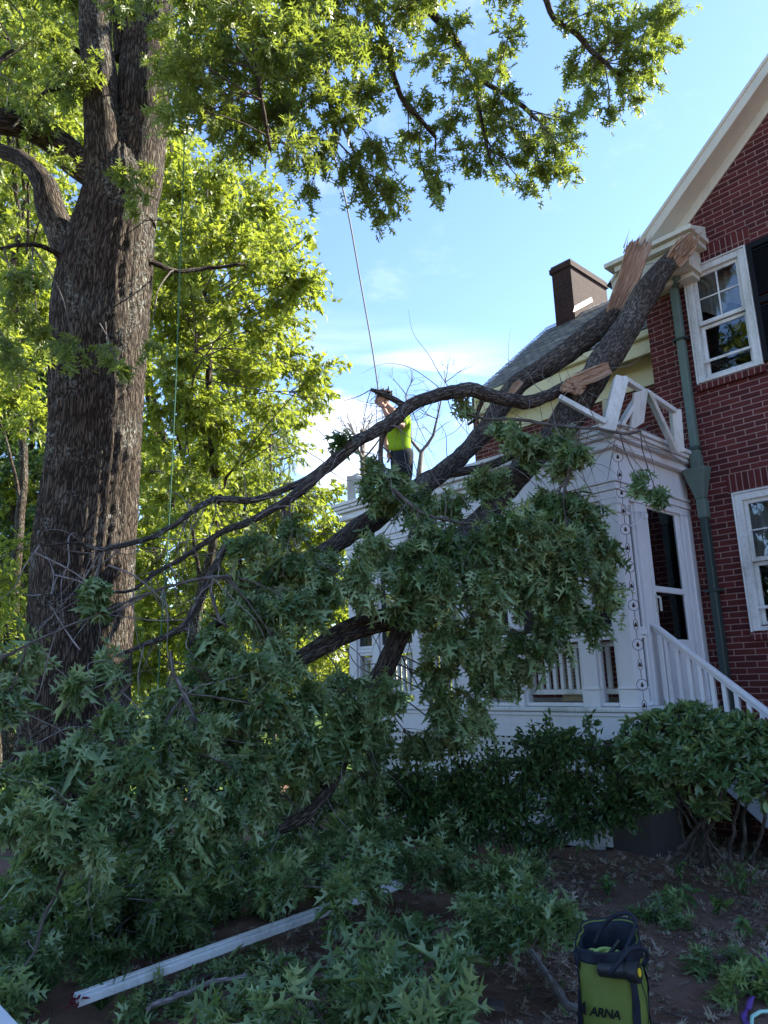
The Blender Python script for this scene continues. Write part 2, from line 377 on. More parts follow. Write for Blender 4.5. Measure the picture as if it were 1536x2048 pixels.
def torn_mat():
    m, ns, ls, b = new_mat('torn_wood', (0.5, 0.33, 0.22), 0.75, 0.25)
    a = ns.new('ShaderNodeAttribute'); a.attribute_name = 'bark'
    mp = ns.new('ShaderNodeMapping'); mp.inputs['Scale'].default_value = (1, 1, 0.06); ls.new(a.outputs['Vector'], mp.inputs[0])
    f = noise(ns, ls, mp.outputs[0], 90, 6, 0.7); g = noise(ns, ls, a.outputs['Vector'], 6, 3, 0.5)
    c = ramp(ns, ls, f, [(0.3, (0.16, 0.085, 0.055)), (0.5, (0.42, 0.27, 0.18)), (0.7, (0.66, 0.50, 0.38))])
    c = mixc(ns, ls, ramp(ns, ls, g, [(0.4, (0,0,0)), (0.7, (0.6,0.6,0.6))]), c, (0.45, 0.35, 0.27))
    ls.new(c, b.inputs['Base Color']); bump(ns, ls, b, f, 0.9, 0.012); return m
M['torn'] = torn_mat()
def ground_mat():
    m, ns, ls, b = new_mat('dirt', (0.1, 0.07, 0.06), 0.95, 0.15)
    co = objco(ns); f = noise(ns, ls, co, 1.6, 8, 0.65); g = noise(ns, ls, co, 22, 8, 0.75); k = noise(ns, ls, co, 120, 4, 0.7)
    c = ramp(ns, ls, f, [(0.3, (0.15, 0.092, 0.066)), (0.5, (0.25, 0.155, 0.112)), (0.72, (0.33, 0.225, 0.17))])
    br = ns.new('ShaderNodeTexBrick'); mp = ns.new('ShaderNodeMapping'); mp.inputs['Rotation'].default_value = (0, 0, 0.35); ls.new(co, mp.inputs[0]); ls.new(mp.outputs[0], br.inputs['Vector'])
    for kk, v in {'Scale': 1.0, 'Mortar Size': 0.007, 'Mortar Smooth': 0.6, 'Brick Width': 0.21, 'Row Height': 0.105}.items(): br.inputs[kk].default_value = v
    br.inputs['Color1'].default_value = (0.17, 0.07, 0.055, 1); br.inputs['Color2'].default_value = (0.12, 0.055, 0.045, 1); br.inputs['Mortar'].default_value = (0.05, 0.035, 0.03, 1)
    show = ramp(ns, ls, noise(ns, ls, co, 1.1, 5, 0.7), [(0.48, (0,0,0)), (0.66, (0.5,0.5,0.5))])
    c = mixc(ns, ls, show, c, br.outputs['Color'])
    c = mixc(ns, ls, mth(ns, ls, 'MULTIPLY', g, 0.8), c, (0.45, 0.42, 0.4), 'MULTIPLY')
    ls.new(c, b.inputs['Base Color'])
    h = mth(ns, ls, 'ADD', mth(ns, ls, 'ADD', g, mth(ns, ls, 'MULTIPLY', k, 0.4)), mth(ns, ls, 'MULTIPLY', mth(ns, ls, 'MULTIPLY', br.outputs['Fac'], show), -0.5))
    bump(ns, ls, b, h, 0.9, 0.02); return m
M['dirt'] = ground_mat()
M['lawn'] = simple('lawn', (0.10, 0.16, 0.035), 0.9, 0.1, 0, 0.3, 8, 1.0)
M['concrete'] = simple('pier_concrete', (0.10, 0.088, 0.08), 0.9, 0.2, 0, 0.35, 7, 0.8)
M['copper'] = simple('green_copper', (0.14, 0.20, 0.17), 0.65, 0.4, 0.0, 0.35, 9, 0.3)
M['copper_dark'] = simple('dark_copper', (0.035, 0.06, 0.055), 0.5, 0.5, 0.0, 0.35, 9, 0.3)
M['black'] = simple('black_paint', (0.006, 0.007, 0.010), 0.7, 0.2, 0, 0.2)
M['rubber'] = simple('black_rubber', (0.012, 0.014, 0.017), 0.5, 0.5, 0, 0.1)
M['iron'] = simple('rusty_iron', (0.07, 0.045, 0.035), 0.6, 0.4, 0.6, 0.3, 60)
M['bell'] = simple('copper_bell', (0.07, 0.042, 0.032), 0.5, 0.5, 0.7, 0.3, 60)
M['bag'] = simple('lime_canvas', (0.18, 0.24, 0.045), 0.6, 0.35, 0, 0.45, 5, 0.5)
M['webbing'] = simple('navy_webbing', (0.012, 0.017, 0.03), 0.7, 0.3, 0, 0.2)
M['lime_rope'] = simple('lime_rope', (0.55, 0.72, 0.20), 0.7, 0.3, 0, 0.3, 80)
M['mint_rope'] = simple('mint_rope', (0.45, 0.75, 0.62), 0.6, 0.3, 0, 0.15, 80)
M['purple'] = simple('purple_webbing', (0.16, 0.07, 0.30), 0.7, 0.3, 0, 0.2, 40)
M['yellow'] = simple('yellow_plastic', (0.8, 0.55, 0.03), 0.4, 0.5, 0, 0.05)
M['line'] = simple('climbing_line', (0.42, 0.42, 0.40), 0.7, 0.3, 0, 0.1)
M['green_line'] = simple('green_line', (0.06, 0.16, 0.09), 0.7, 0.3, 0, 0.1)
M['louver'] = simple('beige_louver', (0.42, 0.36, 0.24), 0.6, 0.3, 0, 0.2)
M['curtain'] = simple('white_curtain', (0.62, 0.62, 0.60), 0.9, 0.1, 0, 0.2, 5, 0.3)
M['stair_paint'] = painted('blue_grey_paint', (0.30, 0.34, 0.38), (0.15, 0.16, 0.17), 0.4)
M['skin'] = simple('skin', (0.42, 0.22, 0.15), 0.55, 0.4, 0, 0.1)
M['hair'] = simple('dark_hair', (0.02, 0.014, 0.01), 0.6, 0.4, 0, 0.2, 60)
M['hivis'] = simple('lime_shirt', (0.34, 0.56, 0.03), 0.85, 0.15, 0, 0.3, 7, 1.0)
M['trousers'] = simple('dark_trousers', (0.02, 0.027, 0.035), 0.85, 0.2, 0, 0.2)
M['boot'] = simple('brown_boot', (0.06, 0.035, 0.02), 0.7, 0.3)
M['petal'] = simple('red_petal', (0.12, 0.006, 0.014), 0.6, 0.3)
def glass_mat():
    m, ns, ls, b = new_mat('window_glass', (0.02, 0.02, 0.02), 0.03)
    g = ns.new('ShaderNodeBsdfGlossy'); g.inputs['Roughness'].default_value = 0.015; g.inputs['Color'].default_value = (0.9, 0.95, 1, 1)
    t = ns.new('ShaderNodeBsdfTransparent'); t.inputs['Color'].default_value = (0.78, 0.8, 0.8, 1)
    fr = ns.new('ShaderNodeFresnel'); fr.inputs['IOR'].default_value = 1.5
    wv = noise(ns, ls, objco(ns), 5.0, 2, 0.5); bp = ns.new('ShaderNodeBump'); bp.inputs['Strength'].default_value = 0.12; bp.inputs['Distance'].default_value = 0.01
    ls.new(wv, bp.inputs['Height']); ls.new(bp.outputs[0], g.inputs['Normal'])
    f = mth(ns, ls, 'ADD', mth(ns, ls, 'MULTIPLY', fr.outputs[0], 1.2), 0.02, True)
    mx_ = ns.new('ShaderNodeMixShader'); ls.new(f, mx_.inputs[0]); ls.new(t.outputs[0], mx_.inputs[1]); ls.new(g.outputs[0], mx_.inputs[2])
    ls.new(mx_.outputs[0], ns['Material Output'].inputs['Surface']); return m
M['glass'] = glass_mat()
def screen_mat():
    m, ns, ls, b = new_mat('insect_screen', (0.012, 0.013, 0.014), 0.6, 0.3)
    t = ns.new('ShaderNodeBsdfTransparent'); t.inputs['Color'].default_value = (0.85, 0.87, 0.88, 1)
    mx_ = ns.new('ShaderNodeMixShader'); mx_.inputs[0].default_value = 0.55
    ls.new(t.outputs[0], mx_.inputs[1]); ls.new(b.outputs[0], mx_.inputs[2]); ls.new(mx_.outputs[0], ns['Material Output'].inputs['Surface']); return m
M['screen'] = screen_mat()

# ---------------------------------------------------------------- leaves
def mirror_leaf(half):
    """half: right outline from base to tip (x,y); faces split along the midrib"""
    h = np.array(half, float); n = len(h)
    right = h; left = h.copy(); left[:, 0] *= -1
    V = np.concatenate([right, left[1:-1]]);   # base idx0, tip idx n-1
    fr = list(range(n)); fl = [0] + list(range(n, n+n-2)) + [n-1]
    return V, fr, fl[::-1]
OAK = mirror_leaf([(0,0),(0.012,0.18),(0.05,0.24),(0.25,0.23),(0.11,0.32),(0.035,0.38),(0.16,0.43),(0.43,0.53),(0.30,0.55),(0.33,0.63),(0.14,0.53),(0.04,0.57),(0.05,0.66),(0.17,0.72),(0.30,0.86),(0.10,0.79),(0.035,0.84),(0,1.0)])
STAR = mirror_leaf([(0,0),(0.02,0.22),(0.30,0.18),(0.17,0.38),(0.46,0.55),(0.17,0.60),(0.12,0.72),(0,1.0)])
OVAL = mirror_leaf([(0,0),(0.08,0.18),(0.17,0.40),(0.16,0.65),(0.08,0.88),(0,1.0)])
SMALL = mirror_leaf([(0,0),(0.16,0.25),(0.24,0.5),(0.14,0.82),(0,1.0)])
NEEDLE = mirror_leaf([(0,0),(0.05,0.3),(0.04,0.8),(0,1.0)])
BLADE = mirror_leaf([(0,0),(0.10,0.3),(0.07,0.7),(0,1.0)])
def leaf_mesh(name, pos, dirs, ups, sizes, proto, mat, parent=None, fold=0.25, curl=0.25, var=None):
    pos = np.asarray(pos); n = len(pos); V2, fr, fl = proto; k = len(V2)
    y = nrm(dirs); x = nrm(np.cross(y, ups)); z = np.cross(x, y)
    fo = RNG.uniform(0.3, 1.7, n)*fold; cu = RNG.normal(1, 1.2, n)*curl; tw = RNG.normal(0, 0.3, n); ws = RNG.uniform(0.68, 1.12, n)
    lx = V2[None, :, 0]*ws[:, None]; ly = np.broadcast_to(V2[None, :, 1], (n, k))
    lz = fo[:, None]*np.abs(lx) - cu[:, None]*ly**2 + tw[:, None]*lx*ly*2
    s = np.asarray(sizes)[:, None, None]
    V = pos[:, None, :] + s*(lx[..., None]*x[:, None, :] + ly[..., None]*y[:, None, :] + lz[..., None]*z[:, None, :])
    b = (np.arange(n)*k)[:, None]
    Fa = b+np.array(fr)[None, :]; Fb = b+np.array(fl)[None, :]
    me = fast_mesh(name, V.reshape(-1, 3), [Fa, Fb], True)
    a = me.attributes.new('var', 'FLOAT', 'FACE')
    v = RNG.beta(2, 2, n) if var is None else np.asarray(var)
    a.data.foreach_set('value', np.concatenate([v, v]).astype(np.float32))
    return link(name, me, mat, parent)

class Sprays:
    def __init__(s, size, hang=0.5, twig_r=0.0028, per=11, spread=0.9):
        s.P = []; s.D = []; s.N = []; s.S = []; s.v = []; s.tw = Wood(); s.size = size; s.hang = hang; s.tr = twig_r; s.per = per; s.spread = spread
    def spray(s, a, b, n=None, sag=0.12, bv=0.5):
        a = np.asarray(a, float); b = np.asarray(b, float); L = np.linalg.norm(b-a)
        mid = (a+b)/2 + np.array([0, 0, sag*L]) + RNG.normal(0, 0.05*L, 3)
        n = n or s.per; t = np.sort(RNG.uniform(0.3, 1.0, n)); t[-1] = 1.0
        P = (1-t)[:, None]**2*a + 2*(t*(1-t))[:, None]*mid + t[:, None]**2*b
        T = nrm(2*(1-t)[:, None]*(mid-a) + 2*t[:, None]*(b-mid))
        D = nrm(T*0.8 + RNG.normal(0, s.spread*0.6, (n, 3)) + np.array([0, 0, -s.hang]))
        s.P.append(P + RNG.normal(0, 0.012, (n, 3))); s.D.append(D)
        s.N.append(nrm(RNG.normal(0, 0.55, (n, 3)) + np.array([0, 0, 0.9])))
        s.S.append(s.size*RNG.uniform(0.5, 1.25, n)); s.v.append(np.clip(bv + RNG.normal(0, 0.18, n), 0, 1))
        tt = np.linspace(0, 1, 5)[:, None]; Q = (1-tt)**2*a + 2*tt*(1-tt)*mid + tt**2*b
        s.tw.limb(np.hstack([Q, np.linspace(s.tr, s.tr*0.4, 5)[:, None]]), n=3, step=9, cap=False)
    def clump(s, c, rad3, base, nspray, r2=0.010, surf=0.45, bv=None):
        c = np.asarray(c, float); base = np.asarray(base, float); rad3 = np.asarray(rad3, float)
        L = np.linalg.norm(c-base); mid = (base+c)/2 + RNG.normal(0, 0.08*L+0.01, 3) + np.array([0, 0, 0.07*L])
        tt = np.linspace(0, 1, max(4, int(L/0.15)))[:, None]; Q = (1-tt)**2*base + 2*tt*(1-tt)*mid + tt**2*c
        s.tw.limb(np.hstack([Q, np.linspace(r2, s.tr*1.3, len(Q))[:, None]]), n=5, step=9, wob=0.006, cap=False)
        cb = RNG.normal(0.5, 0.12) if bv is None else bv
        for _ in range(nspray):
            d = nrm(RNG.normal(0, 1, 3)); r = RNG.uniform(0, 1)**surf
            tip = c + d*r*rad3; t0 = RNG.uniform(0.45, 1.0); a = (1-t0)**2*base + 2*t0*(1-t0)*mid + t0**2*c
            # start of the spray a shorter way back towards the clump's own stem
            a = c + (a-c)*min(1.0, float(rad3.max())*1.2/(np.linalg.norm(a-c)+1e-6))
            s.spray(a, tip, bv=cb)
    def build(s, leafname, twigname, proto, lmat, tmat, parent, fold=0.25, curl=0.25):
        o = leaf_mesh(leafname, np.concatenate(s.P), np.concatenate(s.D), np.concatenate(s.N), np.concatenate(s.S), proto, lmat, parent, fold, curl, np.concatenate(s.v))
        t = s.tw.build(twigname, tmat, parent) if twigname else None
        return o, t
def in_poly(p, poly):
    x, y = p; c = False; j = len(poly)-1
    for i in range(len(poly)):
        xi, yi = poly[i]; xj, yj = poly[j]
        if (yi > y) != (yj > y) and x < (xj-xi)*(y-yi)/(yj-yi)+xi: c = not c
        j = i
    return c
def fill(poly, step, jit=0.4, keep=1.0):
    xs = [p[0] for p in poly]; ys = [p[1] for p in poly]; out = []
    y = min(ys)
    while y <= max(ys):
        x = min(xs)
        while x <= max(xs):
            q = (x+random.uniform(-jit, jit)*step, y+random.uniform(-jit, jit)*step)
            if in_poly(q, poly) and random.random() < keep: out.append(q)
            x += step
        y += step
    return out
def nearest(pts, c, k=6, push=None):
    d = np.linalg.norm(pts[:, :3]-c, axis=1); i = np.argsort(d)[:k]
    return pts[random.choice(list(i)), :3]

# ================================================================ SETTING
def make_ground():
    n = 150; xs = np.linspace(-16, 8, n); ys = np.linspace(-8, 16, n)
    X, Y = np.meshgrid(xs, ys); Z = 0.03*np.sin(X*1.7+1)*np.sin(Y*1.3) + 0.015*np.sin(X*5.1)*np.sin(Y*4.3+2) + RNG.normal(0, 0.006, X.shape) - 0.02
    edge = np.minimum.reduce([X+16, 8-X, Y+8, 16-Y]); Z = np.where(edge < 0.3, -0.06, Z)
    V = np.stack([X, Y, Z], -1).reshape(-1, 3)
    i = (np.arange(n-1)[:, None]*n + np.arange(n-1)[None]).ravel(); F = np.stack([i, i+1, i+n+1, i+n], -1)
    # skirt out to the horizon
    k = len(V); sk = np.array([(-400,-400,-0.06),(400,-400,-0.06),(400,400,-0.06),(-400,400,-0.06),(-16,-8,-0.06),(8,-8,-0.06),(8,16,-0.06),(-16,16,-0.06)], float)
    V = np.vstack([V, sk]); F2 = np.array([(k, k+1, k+5, k+4), (k+1, k+2, k+6, k+5), (k+2, k+3, k+7, k+6), (k+3, k, k+4, k+7)])
    o = link('ground', fast_mesh('ground', V, [F, F2], True), M['dirt']); tag(o, kind='structure')
    me = MB(); me.add([(-300,-60,0.05),(-10.2,-60,0.05),(-10.2,18,0.05),(60,18,0.05),(60,300,0.05),(-300,300,0.05)], [(0,1,2,3,4,5)])
    tag(me.build('lawn', M['lawn']), kind='structure')
make_ground()

# ================================================================ HOUSE
WY = 7.917; GX0, GX1 = -3.69, 3.7; SL = 0.843
RK = lambda x: 6.62 + SL*(x+3.53)          # top of the gable rake
PEAKX = 0.0
house = thing('brick_house', 'red brick house with slate roof, cream gable trim and black shuttered windows', 'house', (-3.0, 9.0, 0))

def gable_wall():
    mb = MB(); ops = [(-3.10, -2.54, 4.80, 6.08), (-2.90, -2.30, 2.02, 3.34)]
    T = 0.25; zt = 6.75
    def blk(x0, x1, z0, z1): mb.box(x0, x1, WY, WY+T, z0, z1)
    # stacked bands so openings stay open
    blk(GX0, GX1, -0.2, 2.02)
    blk(GX0, -2.90, 2.02, 3.34); blk(-2.30, GX1, 2.02, 3.34)
    blk(GX0, GX1, 3.34, 4.80)
    blk(GX0, -3.10, 4.80, 6.08); blk(-2.54, GX1, 4.80, 6.08)
    blk(GX0, GX1, 6.08, 6.30)
    zr = lambda x: RK(x)-0.10
    mb.prism([(GX0, 6.30), (GX1, 6.30), (GX1, zr(GX0)), (PEAKX, zr(PEAKX)), (GX0, zr(GX0))], 'y', WY, WY+T)
    mb.box(GX0, GX0+T, WY+T, 15.5, -0.2, 6.30); mb.box(GX1-T, GX1, WY+T, 15.5, -0.2, 6.30); mb.box(GX0+T, GX1-T, 15.25, 15.5, -0.2, 6.3)
    mb.box(GX0+T, GX1-T, WY+T, 15.25, 6.1, 6.15)   # upper ceiling
    mb.box(GX0+T, GX1-T, WY+T, 15.25, 3.9, 4.0)
    # wing
    mb.box(-7.05, GX0, 8.6, 8.85, -0.2, 5.95); mb.box(-7.05, -6.8, 8.85, 12.2, -0.2, 5.95); mb.box(-6.8, GX0, 11.95, 12.2, -0.2, 5.95)
    mb.prism([(8.6, 5.95), (12.2, 5.95), (10.4, 7.5)], 'x', -7.05, -6.85)
    mb.build('wall', M['brick'], house)
gable_wall()
def slates(name, origin, ux, uy, nx, ny, w, h, parent, cut=None, lift=0.024):
    """ux along the eave, uy up the slope; each slate a thin tilted slab"""
    ux = nrm(ux); uy = nrm(uy); nz = nrm(np.cross(ux, uy)); V = []; F = []; var = []
    for j in range(ny):
        for i in range(nx):
            x0 = (i + (0.5 if j % 2 else 0) - 0.5)*w; y0 = j*h; x1 = min(x0+w, nx*w-w/2); x0 = max(x0, 0.0)
            if x1-x0 < 0.02: continue
            if cut and not cut(x0+w/2, y0): continue
            t = RNG.uniform(0.004, 0.010); g = 0.003; dy = RNG.normal(0, 0.004); o0 = origin
            up0 = lift+RNG.normal(0, 0.001); b = len(V)
            for (a, c, u) in ((x0+g, y0+dy, up0), (x1-g, y0+dy, up0), (x1-g, y0+h*1.25, 0.006), (x0+g, y0+h*1.25, 0.006)):
                V.append(origin+ux*a+uy*c+nz*u); 
            for (a, c, u) in ((x0+g, y0+dy, up0-t), (x1-g, y0+dy, up0-t), (x1-g, y0+h*1.25, 0.001), (x0+g, y0+h*1.25, 0.001)):
                V.append(origin+ux*a+uy*c+nz*u)
            F += [(b,b+1,b+2,b+3),(b,b+4,b+5,b+1),(b+1,b+5,b+6,b+2),(b+3,b+2,b+6,b+7),(b,b+3,b+7,b+4)]
            v = RNG.beta(2, 2); var += [v]*5
    me = fast_mesh(name, np.array(V), np.array(F)); a = me.attributes.new('var', 'FLOAT', 'FACE'); a.data.foreach_set('value', np.array(var, np.float32))
    return link(name, me, M['slate'], parent)
# wing roof : plane z = 5.80 + .84 (Y-8.2), from X -6.55.. to the gable roof; ridge at Y 10.4
wang = math.atan(0.84); wup = (0, math.cos(wang), math.sin(wang))
slates('slate_roof', np.array([-6.72, 8.16, 5.77]), (1, 0, 0), wup, 24, 24, 0.15, 0.125, house)
bk = MB(); bk.prism([(8.16, 5.74), (10.4, 7.62), (12.65, 5.73), (12.55, 5.66), (10.4, 7.46), (8.26, 5.66)], 'x', -6.70, GX0)
bk.prism([(GX0-0.26, RK(GX0)-0.24), (PEAKX, RK(PEAKX)-0.01), (3.95, RK(GX0)-0.22), (3.9, RK(GX0)-0.30), (PEAKX, RK(PEAKX)-0.10), (GX0-0.20, RK(GX0)-0.31)], 'y', 7.66, 15.7)
bk.build('roof_deck', M['slate'], house)
# slates on the gable roof edge (seen edge-on along the rake)
gs = nrm(np.array([1, 0, SL]))
slates('slate_roof', np.array([GX0-0.30, 15.66, RK(GX0-0.30)+0.0]), (0, -1, 0), gs, 55, 42, 0.148, 0.125, house, lift=0.007)
# rake boards
def rake(x0, x1, top, thick, y0, y1, mat, name):
    mb = MB(); mb.prism([(x0, RK(x0)-top), (x1, RK(x1)-top), (x1, RK(x1)-top-thick), (x0, RK(x0)-top-thick)], 'y', y0, y1)
    return mb.build(name, mat, house, 0.006)
rake(-3.93, 0, 0.015, 0.165, 7.605, 7.66, M['cream'], 'rake_board')
rake(-3.93, 0, 0.0, 0.045, 7.585, 7.607, M['cream'], 'rake_moulding')
rake(-3.90, 0, 0.14, 0.03, 7.66, WY-0.03, M['cream'], 'rake_soffit')
rake(-3.69, 0, 0.15, 0.155, WY-0.03, WY-0.002, M['cream'], 'rake_frieze')
# cornice return
r = MB(); r.box(-3.70, -2.96, 7.58, WY-0.003, 6.03, 6.30); r.build('cornice_return', M['cream'], house, 0.006)
r = MB(); r.box(-3.82, -2.88, 7.50, WY-0.004, 6.303, 6.37); r.box(-3.92, -2.84, 7.44, WY-0.005, 6.373, 6.43)
r.prism([(7.46, 6.433), (WY-0.006, 6.433), (WY-0.006, 6.60)], 'x', -3.90, -2.86); r.build('return_crown', M['cream'], house, 0.006)
r = MB(); r.box(-3.66, -3.0, 7.72, WY-0.004, 5.97, 6.027); r.build('return_bedmould', M['cream'], house, 0.006)
# wing eave
r = MB(); r.box(-6.62, GX0-0.003, 8.20, 8.235, 5.47, 5.76); r.box(-6.62, GX0-0.003, 8.236, 8.56, 5.60, 5.64); r.build('eave_fascia', M['eave'], house, 0.005)
r = MB(); r.box(-6.62, GX0-0.003, 8.12, 8.197, 5.66, 5.76); r.build('eave_gutter', M['eave'], house, 0.02)
r = MB(); r.box(-6.9, GX0-0.003, 8.56, 8.597, 5.20, 5.60); r.build('eave_frieze', M['eave'], house, 0.005)
r = MB(); r.prism([(8.20, 5.50), (8.20, 5.77), (10.4, 7.62), (10.4, 7.38)], 'x', -6.68, -6.64); r.build('rake_board', M['eave'], house, 0.004)
# chimney astride the ridge
p0 = at(1102, 535, Y=10.15); p1 = at(1139, 517, Y=10.15); pz = at(1211, 560, X=p1[0])
cx0, cx1, cy0, cy1 = p0[0], p1[0], 10.15, pz[1]; ctop = p1[2]
ch = MB(); ch.box(cx0, cx1, cy0, cy1, 6.9, ctop-0.14); ch.box(cx0-0.03, cx1+0.03, cy0-0.03, cy1+0.03, ctop-0.14, ctop-0.05)
cho = ch.build('chimney', M['chimney'], house)
cp = MB(); cp.box(cx0-0.01, cx1+0.01, cy0-0.01, cy1+0.01, ctop-0.048, ctop)
for k in range(3):
    yy = cy0 + (cy1-cy0)*(0.2+0.3*k); cp.tube([(0.5*(cx0+cx1), yy, ctop+0.002), (0.5*(cx0+cx1), yy, ctop+0.06)], 0.09, 10)
cp.build('chimney_cap', M['concrete'], cho, 0.01)
fl = MB()
for k in range(5):
    xa = 1147+k*6.5; yb = 624-k*3.6
    tri = [at(xa, yb, X=cx1+0.012), at(xa+12, yb-6, X=cx1+0.012), at(xa+9, yb-15, X=cx1+0.012), at(xa+3, yb-12, X=cx1+0.012)]
    fl.prism([(t_[1], t_[2]) for t_ in tri], 'x', cx1+0.004+0.003*k, cx1+0.008+0.003*k)
fl.build('flashing', M['white'], cho)

def window(parent, x0, x1, z0, z1, Y, cols, curtain_z, name='window'):
    w = MB(); c = 0.075
    w.box(x0, x0+c, Y-0.045, Y+0.10, z0, z1); w.box(x1-c, x1, Y-0.045, Y+0.10, z0, z1)
    w.box(x0+c, x1-c, Y-0.045, Y+0.10, z1-c, z1); w.box(x0+c, x1-c, Y-0.045, Y+0.10, z0, z0+0.045)
    # stepped brickmould
    w.box(x0-0.02, x0-0.001, Y-0.06, Y-0.001, z0-0.01, z1+0.02); w.box(x1+0.001, x1+0.02, Y-0.06, Y-0.001, z0-0.01, z1+0.02); w.box(x0-0.001, x1+0.001, Y-0.06, Y-0.001, z1+0.001, z1+0.02)
    wo = w.build(name, M['rail_white'], parent, 0.006)
    s = MB(); zi0, zi1 = z0+0.05, z1-c; zm = (zi0+zi1)/2; a = 0.04
    xi0, xi1 = x0+c+0.002, x1-c-0.002
    def sash(za, zb, Yf, grid_rows, grid_cols):
        s.box(xi0, xi0+a, Yf, Yf+0.035, za, zb); s.box(xi1-a, xi1, Yf, Yf+0.035, za, zb)
        s.box(xi0+a, xi1-a, Yf, Yf+0.035, zb-a, zb); s.box(xi0+a, xi1-a, Yf, Yf+0.035, za, za+a*1.15)
        for i in range(1, grid_cols):
            xx = xi0+a+(xi1-xi0-2*a)*i/grid_cols; s.box(xx-0.008, xx+0.008, Yf+0.004, Yf+0.03, za+a*1.15, zb-a)
        for j in range(1, grid_rows):
            zz = za+a*1.15+(zb-za-a*2.15)*j/grid_rows; s.box(xi0+a, xi1-a, Yf+0.006, Yf+0.028, zz-0.008, zz+0.008)
    sash(zm+0.002, zi1, Y-0.01, 2, cols); sash(zi0, zm-0.001, Y+0.03, 1, 1)
    s.build('sash', M['rail_white'], wo, 0.003)
    g = MB(); g.box(xi0+a, xi1-a, Y+0.006, Y+0.009, zm+0.03, zi1-a); g.box(xi0+a, xi1-a, Y+0.046, Y+0.049, zi0+a, zm-a); g.build('pane', M['glass'], wo)
    # storm rail low down
    st = MB(); st.box(xi0, xi1, Y-0.03, Y-0.012, zi0+0.17, zi0+0.20); st.build('storm_rail', M['rail_white'], wo, 0.003)
    n = 40; V = []; F = []
    for i in range(n+1):
        xx = x0+(x1-x0)*i/n; yy = Y+0.20+0.025*math.sin(i*1.1)+0.01*math.sin(i*2.7)
        V += [(xx, yy, z1), (xx, yy, curtain_z+0.05*math.sin(i*0.35))]
    for i in range(n): F.append((2*i, 2*i+1, 2*i+3, 2*i+2))
    c_ = MB(); c_.add(V, F); co = c_.build('curtain', M['curtain'], wo); co.modifiers.new('solid', 'SOLIDIFY').thickness = 0.004
    sl = MB(); sl.box(x0-0.03, x1+0.03, Y-0.05, Y-0.002, z0-0.09, z0-0.012); sl.build('brick_sill', M['soldier'], wo, 0.004)
    ln = MB(); ln.box(x0-0.07, x1+0.07, Y-0.006, Y-0.001, z1+0.022, z1+0.022+0.215); ln.build('brick_lintel', M['soldier'], wo)
    return wo
window(house, -3.156, -2.482, 4.74, 6.13, WY, 2, 5.62)
window(house, -2.955, -2.26, 1.96, 3.40, WY, 2, 2.6)
def shutter(x0, x1, z0, z1):
    s = MB(); Y = WY; a = 0.05
    s.box(x0, x0+a, Y-0.045, Y-0.01, z0, z1); s.box(x1-a, x1, Y-0.045, Y-0.01, z0, z1)
    for za, zb in ((z0, z0+0.09), ((z0+z1)/2-0.04, (z0+z1)/2+0.04), (z1-0.07, z1)): s.box(x0+a, x1-a, Y-0.045, Y-0.01, za, zb)
    so_ = s.build('shutter', M['black'], house, 0.004); l = MB(); z = z0+0.11
    while z < z1-0.09:
        if abs(z-(z0+z1)/2) > 0.06: l.beam((x0+a, Y-0.028, z), (x1-a, Y-0.028, z), 0.050, 0.006, (0, -1.4, 1))
        z += 0.032
    l.build('louvers', M['black'], so_)
shutter(-2.455, -2.10, 4.76, 6.15)
# downspout with conductor head
ds = MB(); ds.box(-3.325, -3.235, 7.80, 7.89, 3.80, 6.0); ds.beam((-3.28, 7.845, 5.99), (-3.16, 7.70, 6.02), 0.085, 0.085)
dso = ds.build('downspout', M['copper'], house, 0.015)
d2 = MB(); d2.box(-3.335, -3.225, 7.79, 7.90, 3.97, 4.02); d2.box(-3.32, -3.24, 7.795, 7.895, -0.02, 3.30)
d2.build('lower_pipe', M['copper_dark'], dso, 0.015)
d3 = MB(); d3.beam((-3.28, 7.835, 3.92), (-3.28, 7.835, 3.72), 0.11, 0.11, (0, 1, 0)); d3.beam((-3.28, 7.80, 3.76), (-3.28, 7.83, 3.42), 0.26, 0.20, (0, 1, 0), 0.10, 0.10)
d3.box(-3.33, -3.23, 7.785, 7.90, 3.20, 3.42); d3.build('conductor_head', M['copper'], dso, 0.01)
for zz in (5.3, 2.4, 1.2):
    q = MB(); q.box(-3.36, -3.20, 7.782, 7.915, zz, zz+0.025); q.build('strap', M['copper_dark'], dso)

# ================================================================ PORCH
PX1, PY0 = -3.461, 6.325; PX0 = -7.55; DZ = 1.275
porch = thing('porch', 'white enclosed porch with baluster panels, glazed side door and moulded cornice', 'porch', (-5.5, 7.2, 0))
p = MB(); p.box(PX0-0.02, PX1+0.05, PY0-0.05, 8.59, DZ-0.045, DZ); p.build('deck', M['rail_white'], porch, 0.012)
p = MB(); p.box(PX0+0.01, PX1+0.015, PY0-0.012, PY0+0.03, 0.975, DZ-0.048); p.box(PX1-0.03, PX1+0.012, PY0+0.031, 7.90, 0.975, DZ-0.048)
p.box(PX0-0.005, PX1+0.03, PY0-0.03, PY0-0.0125, DZ-0.085, DZ-0.05); p.build('skirt_board', M['white'], porch, 0.006)
